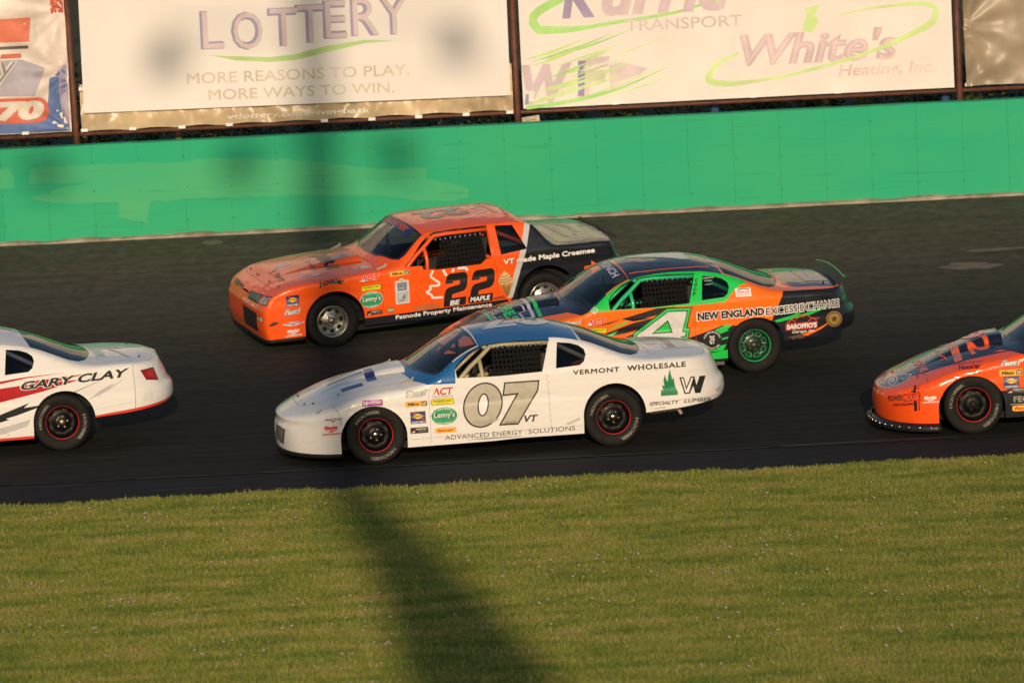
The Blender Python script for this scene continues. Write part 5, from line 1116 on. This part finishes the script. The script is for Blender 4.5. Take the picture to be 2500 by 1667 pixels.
for q_ in [('t', 'SUPPORT YOUR', 3.50, .60, 1.2, .08, (.55, .53, .5), dict(rot=-90)), ('p', rect(3.05, -.5, 3.12, .5), (.15, .20, .08), 0), strk([(3.2, -.45), (3.3, 0), (3.2, .45)], .05, (.2, .26, .12), 0), ('t', 'RACE  VT', 3.25, .3, .6, .07, (.6, .58, .55), dict(rot=-90, l=2))]: c.decal('trunk_lettering', [q_], 'top', c.deck)
for a in ((.66, -.86), (.55, .80)): c.mirror(a, mat('tab_plate', (.62, .54, .42), .5))
mb = MB(); mb.box(3.62, 3.70, -.7, .7, .42, .56); mb.build('rear_bumper_bar', DARK, c.root)

# the 22 sits a little longer and tail-high: stretch and rake its bodywork (not the wheels)
for o in list(O.root.children_recursive):
    if o.type == 'MESH' and not (o.parent and o.parent.name.startswith('wheel')):
        if tuple(o.location) != (0, 0, 0): x, y, z = o.location; o.location = (1.045*x, y, .33+(z-.33)*1.012+.027*x); continue
        for v in o.data.vertices: x, y, z = v.co; v.co = (1.045*x, y, .33+(z-.33)*1.012+.027*x)

# ---- green and orange car 4
GREEN = paint('green_car_paint', (.012, .60, .085), .2); ORANGE2 = paint('bright_orange_car_paint', (1.0, .175, .004), .22); NAVYP = paint('navy_car_paint', (.010, .014, .034), .25)
g = lambda u, z: (2.65+u*.969, .33+(z-.33)*.951)
G_ = lambda pl: [g(*q) for q in pl]
WHEELG = mat('green_wheel', (.010, .030, .016), .35, coat=.3); WHEELG2 = mat('green_wheel_lip', (.02, .42, .14), .3, coat=.6)
c = Car('race_car', 'number 4 race car in orange, green and black with green wheels, behind the white car', (0.092, 3.263, 0.100), 2.04, 10.3, ABC, 2.65,
        dict(base=ORANGE2, green=GREEN, jet=JET, navy=NAVYP),
        [(G_([(.40, 1.0), (.20, .58), (-.15, .60), (-.40, .62), (-.62, .55), (-1.0, .45), (-1.7, .42), (-1.7, .0), (1.6, .0), (1.6, 1.05), (.8, 1.02)]), 'jet'),
         (G_([(-2.14, .925), (-1.83, .915), (-1.0, .905), (-.68, .90), (-.37, .91), (-.31, .95), (-.25, 1.02), (-.15, 1.09), (.0, 1.13), (-.1, 1.5), (-2.3, 1.5)]), 'green'),
         (G_([(-.75, .30), (-.40, .30), (-.36, .38), (-.60, .34)]), 'green'), (G_([(-.70, .20), (-.33, .20), (-.33, .31), (-.56, .28)]), 'green'),
         (G_([(-.60, .53), (-.33, .63), (-.28, .605), (-.34, .565), (-.32, .55), (-.60, .465)]), 'green'), (G_([(-.46, .45), (-.33, .475), (-.34, .45), (-.46, .43)]), 'green'),
         (G_([(.25, .625), (.45, .665), (.62, .715), (.56, .665), (1.14, .79), (.70, .655), (.29, .60)]), 'green'), (G_([(.56, .405), (.75, .47), (.72, .44), (1.0, .57), (.85, .47), (.68, .40)]), 'base'),
         (G_([(-3.9, .72), (-3.2, .74), (-2.9, .60), (-3.4, .45), (-4, .5)]), 'jet')],
        abc_top(Body(ABC), hoodk='hood|navy', roofk='roof|navy', deckk='deck|navy', cowlk='navy'), [DOORWIN, QWIN], k=(.196, .20), arches=[arch(-.02, .30, .368, .352, -.2), arch(2.665, .345, .350, .322, -.2)])
G = c
for a in (("JORDAN'S", 2.085, 1.150, .13, .020), ('AUTO BODY', 2.095, 1.125, .10, .011), ('BARRE VT', 2.10, 1.085, .09, .009)): c.win_text(*a, (.62, .62, .64))
c.trim(ABC_WS)
c.sidewin(QWIN, GLASSD); c.inner(mat('cage_green', (.02, .50, .20), .4, coat=.4), NET); c.scoop(NAVYP)
c.lip('dam_shade_strip', DARK, -.36, -.038, .006)
for u in (0, 2.65):
    for s_ in (-1, 1): wheel(c.root, u, s_, (WHEELG, mat('dark_green_barrel', (.008, .05, .022), .35, coat=.4), WHEELG2, mat('dark_hub', (.10, .09, .075), .4, metal=.6), 'slots', 8, (.112, .150)), rot=.2+u)
shards = [[(-1.65, .80), (-1.2, .90), (-.95, .90), (-1.15, .86), (-1.02, .85), (-1.5, .76), (-1.25, .78)], [(-1.9, .62), (-1.5, .74), (-1.1, .80), (-1.35, .72), (-1.2, .70), (-1.7, .60)], [(-1.8, .50), (-1.35, .66), (-1.25, .62), (-1.5, .52)], [(-1.95, .74), (-1.65, .80), (-1.8, .75)]]
c.decal('door_graphics', [('p', G_(q), BLK, 0) for q in shards]+[('p', G_(q), GRN, 1) for q in ([(-1.85, .66), (-1.6, .74), (-1.55, .78), (-1.7, .73)], [(-1.7, .52), (-1.4, .60), (-1.3, .66), (-1.5, .58)], [(-2.0, .55), (-1.7, .66), (-1.75, .61)])])
four = [(-1.075, .872), (-.795, .862), (-.868, .605), (-.825, .605), (-.850, .495), (-.898, .495), (-.94, .36), (-1.14, .36), (-1.10, .495), (-1.52, .495), (-1.49, .60)]
hole = [(-1.085, .71), (-1.05, .60), (-1.24, .60)]
f4 = G_(four)
c.decal('door_number', [('p', inset(f4, -.022), BLK, 2), ('p', inset(f4, -.010), GRN, 3), ('p', inset(f4, .018), BLK, 4), ('p', inset(f4, .028), (.70, .70, .68), 5), ('p', inset(G_(hole), -.02), BLK, 6), ('p', inset(G_(hole), -.006), GRN, 7)])
a0, a1 = g(-.716, .700), g(.125, .80)
def outl(txt, x, z, w_, h_, b0, b1, rise=0.): return [('t', txt, x-.012, z-.012, w_+.024, h_+.024, WHT, dict(b=b0, l=1, rise=rise)), ('t', txt, x, z, w_, h_, BLK, dict(b=b1, l=2, rise=rise))]
c.decal('side_lettering', outl('NEW ENGLAND', *g(-.705, .705), .81, .092, .10, .045)); c.decal('side_lettering', outl('EXCESS', *g(.150, .700), .385, .086, .075, .012, .016)); c.decal('side_lettering', outl('EXCHANGE', *g(.580, .717), .470, .086, .075, .012, .024))
for k, ch in enumerate('COOP'): c.decal('pillar_lettering', [('t', ch, 1.955-.012*k, 1.150-.055*k, .042, .042, BLK, dict(b=.05, s=.2))])
c.decal('roof_rail_lettering', [('t', 'Jordan French', 1.28, 1.236, .24, .022, (.60, .03, .02), dict(b=.04, s=.3)), ('p', rect(1.60, 1.236, 1.71, 1.268), (.60, .55, .58), 0), ('p', rect(1.60, 1.252, 1.645, 1.268), (.10, .10, .35), 1)]+[('p', rect(1.60, 1.236+.008*i, 1.71, 1.240+.008*i), (.5, .1, .12), 1) for i in range(2)])
st = G_([(-.226, 1.07), (-.029, 1.068), (-.020, .955), (-.213, .96)])
c.decal('sponsor_decal', [('p', st, WHT, 0), ('t', 'MIKES', *g(-.195, 1.00), .15, .030, (.70, .12, .03), dict(b=.02, s=.1)), ('t', 'PERFORMANCE', *g(-.195, .972), .15, .022, (.7, .25, .1)), strk(G_([(-.19, 1.045), (-.12, 1.06), (-.05, 1.045)]), .010, BLK, 1)])
bc = g(1.003, .590); bd = [('p', ell(*bc, .098, .094, 30), (.30, .19, .045), 0), ('p', ell(*bc, .082, .078, 30), (.10, .06, .02), 1), ('p', ell(*bc, .070, .066, 30), (.38, .25, .07), 2), ('p', [(bc[0]+.05*(1 if i % 2 == 0 else .45)*math.sin(i*math.pi/5), bc[1]+.05*(1 if i % 2 == 0 else .45)*math.cos(i*math.pi/5)) for i in range(10)], (.12, .05, .02), 3)]
c.decal('badge_emblem', bd)
bx, bz = g(.385, .49)
c.decal('sponsor_decal', [('p', rrect(bx, bz-.005, bx+.395, bz+.085, .01), (.40, .02, .02), 0), ('t', "BAROFFIO'S", bx+.015, bz+.01, .37, .062, WHT, dict(b=.05, s=.12)), ('t', 'Garage inc.', bx+.08, bz-.05, .28, .045, WHT, dict(b=.01, s=.3)), strk([(bx+.02, bz+.09), (bx+.08, bz+.125), (bx+.15, bz+.165), (bx+.26, bz+.165), (bx+.33, bz+.125), (bx+.42, bz+.12)], .012, (.55, .03, .02), 1), strk([(bx+.13, bz+.12), (bx+.18, bz+.15), (bx+.25, bz+.15)], .008, (.55, .03, .02), 1), strk([(bx+.28, bz+.09), (bx+.33, bz+.12), (bx+.39, bz+.09)], .012, (.55, .03, .02), 1), strk([(bx+.04, bz+.09), (bx+.08, bz+.12), (bx+.13, bz+.09)], .012, (.55, .03, .02), 1)])
gx, gz = g(-.535, .445)
ring = [('p', ell(gx, gz, .118, .118, 32), BLK, 2), ('t', 'GT', gx-.032, gz-.045, .064, .055, WHT, dict(b=.03, l=3)), strk([(gx-.03, gz+.03), (gx, gz+.02), (gx+.03, gz+.03)], .010, WHT, 3), strk([(gx-.03, gz+.05), (gx, gz+.04), (gx+.03, gz+.05)], .010, WHT, 3)]
for word, cen in (('GOOD MEASURE BREWING', 90), ('NOSTALGIC BEER', -90)):
    P, T = text_tris(word, .02, 0, 1.15); P = P.copy(); sp_ = R(150) if cen > 0 else R(110); P, T = refine(P, T, .2)
    V = np.array([((gx+(.098+(q[1]-.5)*.022*(1 if cen > 0 else -1))*math.cos(R(cen)+(sp_/2-q[0]*sp_)*(1 if cen > 0 else -1))), gz+(.098+(q[1]-.5)*.022*(1 if cen > 0 else -1))*math.sin(R(cen)+(sp_/2-q[0]*sp_)*(1 if cen > 0 else -1))) for q in P]); ring.append((V, T, WHT, 3))
c.decal('round_emblem', ring)
c.stick('act', .63, .715, .87, .80); c.stick('fast', .35, .74, .58, .80); c.stick('thunder', .63, .63, .87, .69)
c.decal('pillar_emblem', [strk([(.735+.035*math.cos(t), .905+.035*math.sin(t)) for t in np.linspace(0, 6.283, 14)], .008, (.6, .75, .62), 0), ('p', [(.735, .97), (.742, .912), (.80, .905), (.742, .898), (.735, .84), (.728, .898), (.67, .905), (.728, .912)], (.6, .75, .62), 1)])
NEON = (.02, .62, .12)
for q_ in [strk([(.14, -.68), (.16, -.3), (.16, .3), (.14, .68)], .045, NEON, 0), strk([(.06, -.66), (.08, -.3), (.08, .3), (.06, .66)], .04, (.60, .60, .70), 0), strk([(-.42, -.62), (-.38, -.3), (-.38, .3), (-.42, .62)], .035, NEON, 0),
     ('t', 'DOBE.S', -.235, .42, 1.02, .14, NEON, dict(b=.04, rot=-90)), ('t', '802-479-0505', -.36, .42, 1.0, .045, (.62, .62, .66), dict(b=.02, rot=-90)), ('t', 'Barre VT', -.30, .38, .95, .04, (.5, .5, .55), dict(rot=-90, s=.3)), strk([(-.05, -.62), (-.06, -.4), (.02, -.36), (.0, -.15), (-.08, -.10)], .02, (.60, .60, .70), 0), strk([(-.05, -.62), (.06, -.66)], .02, (.60, .60, .70), 0), ('t', 'V', .32, -.40, .05, .04, (.6, .5, .3), dict(rot=-90))]: c.decal('hood_lettering', [q_], 'top', c.hood)
c.decal('roof_number', [('p', [(1.36, .32), (1.36, .12), (1.95, -.30), (2.06, -.30), (2.06, .06), (2.16, .06), (2.16, .22), (2.06, .22), (2.06, .34), (1.90, .34), (1.90, .22), (1.44, .30)], NEON, 0), ('p', inset([(1.36, .32), (1.36, .12), (1.95, -.30), (2.06, -.30), (2.06, .06), (2.16, .06), (2.16, .22), (2.06, .22), (2.06, .34), (1.90, .34), (1.90, .22), (1.44, .30)], .025), (.62, .62, .66), 1), strk([(1.24, -.60), (1.5, -.635), (1.9, -.625), (2.2, -.58)], .03, ORG, 0)], 'top', c.roof)
for q_ in [('p', rect(3.40, -.45, 3.68, .35), (.26, .25, .22), 0), ('t', 'Wendell', 3.50, .25, .55, .09, (.60, .60, .66), dict(b=.03, rot=-90, l=2)), ('p', rect(3.60, -.15, 3.66, .05), (.2, .5, .25), 1), strk([(3.17, -.70), (3.12, -.4), (3.15, .2), (3.22, .62)], .035, ORG, 0)]: c.decal('trunk_lettering', [q_], 'top', c.deck)
c.decal('sun_strip', [('p', [(1.04, -.60), (1.04, .60), (1.165, .57), (1.165, -.57)], (.010, .014, .05), 0), ('t', 'FRENCH', 1.05, .30, .85, .09, (.62, .66, .74), dict(b=.03, rot=-90, l=2))], 'top', c.windshield)
c.spoiler(3.77, .115, .70, mat('dark_green_plate', (.006, .020, .011), .5), .06, mat('green_edge', (.012, .55, .08), .3))
c.pins([(-.70, -.36), (-.70, .2), (3.60, -.55), (3.60, .45)])
c.gap([(1.92, .88), (1.935, .60), (1.945, .30)], .005, c=(.35, .08, .01)); c.gap([(.60, .86), (.60, .4)], .005, c=(.3, .08, .01))
c.decal('bumper_damage', [('p', G_([(.40, .40), (.60, .44), (.62, .38), (.42, .36)]), (.12, .06, .035), 0)])
mb = MB(); mb.box(.40, 2.28, -.90, -.86, .125, .205); mb.build('side_skirt', mat('dull_aluminium', (.12, .11, .095), .5, metal=.4), c.root)
tl = MB(); tl.lathe([(0, -.02), (.05, -.015), (.065, .0), (.065, .01)], 16); o = tl.build('tail_lamp', mat('green_lens', (.01, .16, .06), .15, coat=1.), c.root, True); o.location = (3.80, -.68, .74); o.rotation_euler = (0, 0, R(60))

# ---- white and red car leaving at the left
q = lambda u, z: (2.65+u, z)
Q_ = lambda pl: [q(*p) for p in pl]
CRED = paint('red_car_paint', (.46, .012, .022), .2); GREYP = paint('pale_grey_car_paint', (.52, .52, .54), .2); TEAL = (.22, .48, .40)
c = Car('race_car', 'white race car with red slashes and red sill stripe, cut off at the left edge', (-7.903, 0.144, 0.030), 0.93, 12, ABC, 2.65,
        dict(base=WHITE, red=CRED, jet=JET, grey=GREYP, stripe=paint('red_sill_paint', (.72, .05, .03), .2)),
        [(Q_([(-1.6, .48), (-.70, .617), (-.2, .705), (.22, .805), (-.05, .80), (.30, .865), (-.1, .84), (-.42, .835), (-.32, .80), (-.70, .775), (-1.6, .70)]), 'red'), (Q_([(-1.6, .80), (-.70, .855), (-.40, .885), (.08, .90), (-.40, .868), (-.70, .825), (-1.6, .78)]), 'red'),
         (Q_([(-1.5, .33), (-.71, .476), (-.361, .590), (-.429, .535), (-.20, .555), (-.29, .520), (-.52, .455), (-.64, .43), (-.60, .415), (-.71, .39), (-1.5, .22)]), 'jet'),
         (Q_([(.13, .655), (.52, .790), (.55, .800), (.14, .668)]), 'jet'), (Q_([(.30, .56), (.45, .66), (.63, .735), (.57, .69), (.80, .79), (.52, .64), (.36, .58)]), 'grey'), (Q_([(-1.2, .25), (-.62, .34), (-.36, .40), (-.40, .32), (-.70, .25)]), 'grey'),
         (Q_([(-3.2, 0), (-.25, 0), (-.25, .207), (-3.2, .207)]), 'stripe'), (Q_([(.34, .2), (.34, .375), (.75, .412), (1.12, .448), (1.34, .475), (1.34, .2)]), 'stripe')],
        abc_top(Body(ABC)), [DOORWIN, QWIN], k=(.16, .125), arches=[arch(-.02, .30, .368, .352, -.2), arch(2.675, .35, .355, .342, -.2)])
Lc = c
c.trim(ABC_WS)
c.sidewin(QWIN, GLASSD); c.inner(mat('cage_grey', (.42, .42, .42), .4, coat=.3), NET); c.scoop(WHITE)
for u in (0, 2.65):
    for s_ in (-1, 1): wheel(c.root, u, s_, (BLKW, BLKW, REDR, mat('brassy_hub', (.42, .33, .20), .35, metal=.8), LET, 8, (.118, .148)), rot=.0+u)
c.decal('side_lettering', [('t', 'GARY CLAY', *q(-.460, .728), 1.27, .108, WHT, dict(b=.075, s=.28, rise=.062, l=1)), ('t', 'GARY CLAY', *q(-.448, .735), 1.245, .097, BLK, dict(b=.035, s=.28, rise=.062, l=2))])
tl = on_nose(c, Q_([(.930, .850), (1.065, .872), (1.112, .738), (.985, .748)]), .15, .17)
c.decal('tail_light', [('p', inset(tl, -.008), (.03, .01, .01), 0), ('p', tl, (.36, .008, .010), 1), ('p', inset(tl, .03), (.45, .02, .016), 2)], L=.04)
for q_ in [('p', rect(3.15, .05, 3.75, .35), TEAL, 0), ('p', rect(3.16, -.45, 3.25, .05), TEAL, 0), strk([(3.35, .0), (3.45, -.35), (3.5, -.6)], .035, (.50, .45, .56), 1)]: c.decal('trunk_lettering', [q_], 'top', c.deck)
c.decal('roof_number', [('p', rect(1.4, .0, 2.25, .40), TEAL, 0), ('p', rect(1.5, -.3, 1.95, .0), (.70, .45, .38), 0)], 'top', c.roof)
c.pins([(3.62, -.55), (3.62, .40)])
c.gap(on_nose(c, Q_([(.83, .92), (.845, .62), (.84, .43)]), .15, .17), .007, c=(.30, .29, .27)); c.gap(Q_([(.38, .452), (.84, .50)]), .005, c=(.55, .53, .50)); c.gap(Q_([(-.70, .33), (-.64, .25), (-.60, .24)]), .005, c=(.4, .39, .38))
c.decal('sticker_ghost', [('p', on_nose(c, Q_([(.93, .50), (1.05, .515), (1.045, .60), (.935, .585)]), .15, .17), (.72, .70, .66), 0)])

# ---- orange and navy car entering at the right
ABC_R = dict(ABC, x0=-.975, ze=[(-.95, .47), (-.87, .482), (-.78, .505), (-.6, .560), (-.3, .668), (.06, .762)]+ABC['ze'][6:], zc=[(-.95, .47), (-.86, .50), (-.76, .548), (-.64, .602), (-.5, .662), (-.27, .760), (0, .842)]+ABC['zc'][7:])
FLUO = paint('fluorescent_orange_paint', (1.0, .10, .010), .2); FO = (1.0, .12, .025)
c = Car('race_car', 'fluorescent orange race car with navy hood and bolted black splitter, entering at the right edge', (4.953, -1.246, 0.014), 0.46, 4, ABC_R, 2.65,
        dict(base=FLUO, navy=NAVYP, jet=JET), [([(.26, .47), (2.34, .465), (2.34, .0), (.26, .0)], 'jet'), ([(.60, .86), (.92, .87), (1.4, 1.21), (2.4, 1.21), (2.5, 1.5), (.3, 1.5)], 'navy')],
        abc_top(Body(ABC_R), front=[(-.70, 0), (-.695, -.20), (-.64, -.36), (-.46, -.52), (-.2, -.64), (.2, -.70), (.46, -.70)], hoodk='hood|navy', roofk='roof|navy', deckk='deck|navy', cowlk='navy'), [DOORWIN, QWIN], arches=ABC_ARCH)
Rc = c
c.trim(ABC_WS)
c.sidewin(QWIN, GLASSD); c.inner(mat('cage_grey', (.42, .42, .42)), NET); c.scoop(NAVYP, h=.075)
for u in (0, 2.65):
    for s_ in (-1, 1): wheel(c.root, u, s_, (BLKW, BLKW, REDR, DARK, LET, 8, (.118, .148)), rot=-.25+u)
nz = lambda pl: on_nose(c, pl, .16, .155)
hl = nz([(-1.066, .629), (-.995, .675), (-.93, .70), (-.865, .72), (-.78, .722), (-.694, .712), (-.72, .68), (-.751, .645), (-.841, .611), (-.94, .589), (-1.01, .60)])
e0 = nz([(-.89, .655)])[0]
c.decal('headlight', [('p', inset(hl, -.010), (.60, .60, .62), 0), ('p', hl, (.10, .10, .125), 1), ('p', ell(*e0, .050, .055, 20, .3), (.55, .55, .60), 2), ('p', ell(*e0, .034, .042, 18, .3), (.06, .06, .08), 3), ('p', ell(*e0, .018, .026, 14, .3), (.62, .62, .68), 4), ('p', nz([(-.80, .675), (-.72, .705), (-.74, .68), (-.79, .655)]), (.34, .35, .40), 2), ('p', nz([(-1.03, .63), (-.98, .645), (-.97, .61), (-1.0, .608)]), (.18, .30, .22), 2)], L=.04)
p0, p1 = nz([(-.945, .425)])[0], nz([(-.60, .425)])[0]; w0 = p1[0]-p0[0]
c.decal('side_lettering', [('t', 'POWER', p0[0], p0[1]+.005, w0*.47, .062, BLK, dict(b=.03)), ('p', rect(p0[0]+w0*.48, p0[1]-.008, p1[0]+.015, p0[1]+.075), (.45, .02, .01), 1), ('t', 'HOUSE', p0[0]+w0*.50, p0[1], w0*.50, .068, FO, dict(b=.03, s=.1, l=2)), ('t', 'DETAILING', p0[0]+w0*.16, p0[1]-.055, w0*.66, .032, (.08, .01, .01), dict(b=.04)), ('p', rect(p1[0]-.06, p0[1]-.12, p1[0]-.028, p0[1]-.01), BLK, 1), ('p', rect(p1[0]-.06, p0[1]+.08, p1[0]-.028, p0[1]+.16), BLK, 1), ('p', rect(p1[0]-.012, p0[1]-.12, p1[0], p0[1]+.16), (.30, .01, .01), 0), ('p', [(p1[0]-.10, p0[1]+.085), (p1[0]-.045, p0[1]+.125), (p1[0]-.055, p0[1]+.09)], BLK, 1)])
c.decal('fender_lettering', [('t', 'Hoosier', -.15, .722, .24, .056, (.10, .01, .02), dict(b=.04, rise=.01))])
c.decal('fender_lettering', [('t', 'SECURITY', -.20, .785, .34, .020, (.25, .03, .10), dict(b=.03, s=.3, rise=.015))])
for k, a in dict(milwaukee_white=(-.565, .385, -.385, .462), fast=(.30, .720, .545, .805), milton=(.29, .628, .55, .700), sunoco=(.335, .495, .51, .622), blackbox=(.37, .435, .59, .490)).items(): c.stick(k, *a)
c.decal('side_lettering', [('t', 'FECTEAU', .44, .335, .42, .065, (.32, .30, .27), dict(b=.03))]); c.stick('bassett', .42, .232, .68, .300); c.gap([(.40, .312), (1.5, .318)], .007, c=(.45, .40, .34))
for q_ in [('t', '92', .05, .30, .86, .24, FO, dict(b=.03, rot=-90)), strk([(-.10, -.62), (-.08, -.3), (-.08, .3), (-.10, .62)], .085, FO, 0), ('t', 'FENCING', -.115, .45, .95, .05, (.36, .34, .32), dict(b=.02, rot=-90, l=2)), ('t', 'B., VT', -.27, .18, .62, .07, (.85, .06, .03), dict(b=.03, rot=-90)), ('t', 'MOORE', -.50, .25, .72, .085, FO, dict(b=.03, rot=-90)), ('p', [(.28, -.64), (.36, -.68), (.44, -.68), (.36, -.62)], FO, 0)]: c.decal('hood_lettering', [q_], 'top', c.hood)
c.decal('fender_badge', [('p', ell(*nz([(-.54, .76)])[0], .05, .018, 16), (.30, .22, .30), 0)])
sp_m = mat('splitter_plastic', (.014, .014, .015), .4)
c.lip('splitter', sp_m, -.36, -.075, .010, .075)
B = c.B
for i in range(0, 200):
    s_ = B.a[0]+.06+i*.118; px_ = float(np.interp(s_, B.a, B.P[:, 0]))
    if px_ > -.40: break
    for sg in (1, -1):
        zb = float(B.zb(px_)); p = B.F(s_, zb); p2 = B.F(s_+.01, zb); tn = (p2-p)/np.linalg.norm(p2-p); nr = np.array([tn[1], -tn[0]])
        if nr[0] > 0 and nr[1] > 0: nr = -nr
        mb = MB(); mb.lathe([(0, -.012), (.009, -.010), (.013, -.004), (.013, .004)], 10); o = mb.build('bolt_head', CHROME, c.root, True); o.location = (p[0]+nr[0]*.072, sg*(p[1]+nr[1]*.072), zb-.035); o.rotation_euler = (0, 0, math.atan2(-nr[0]*sg if False else nr[0]*-1, -nr[1]) if sg > 0 else math.pi-math.atan2(nr[0]*-1, -nr[1]))
c.gap(nz([(-.64, .735), (-.52, .69), (-.50, .60)]), .006, c=(.40, .05, .01)); c.gap(nz([(-.49, .525), (-.40, .515)]), .005, c=(.40, .05, .01))
c.pins([(-.72, -.36), (-.72, .25), (-.55, -.52), (.30, -.45)])
c.decal('grille', [('p', [(-1.10, .655), (-1.05, .70), (-.985, .755), (-.965, .735), (-1.02, .68), (-1.075, .632)], (.05, .05, .05), 0), ('p', [(-1.085, .655), (-1.045, .692), (-1.03, .682), (-1.07, .645)], (.40, .38, .34), 1)], L=.03)
c.mirror((.44, .55), mat('tab_plate', (.62, .54, .42), .5))
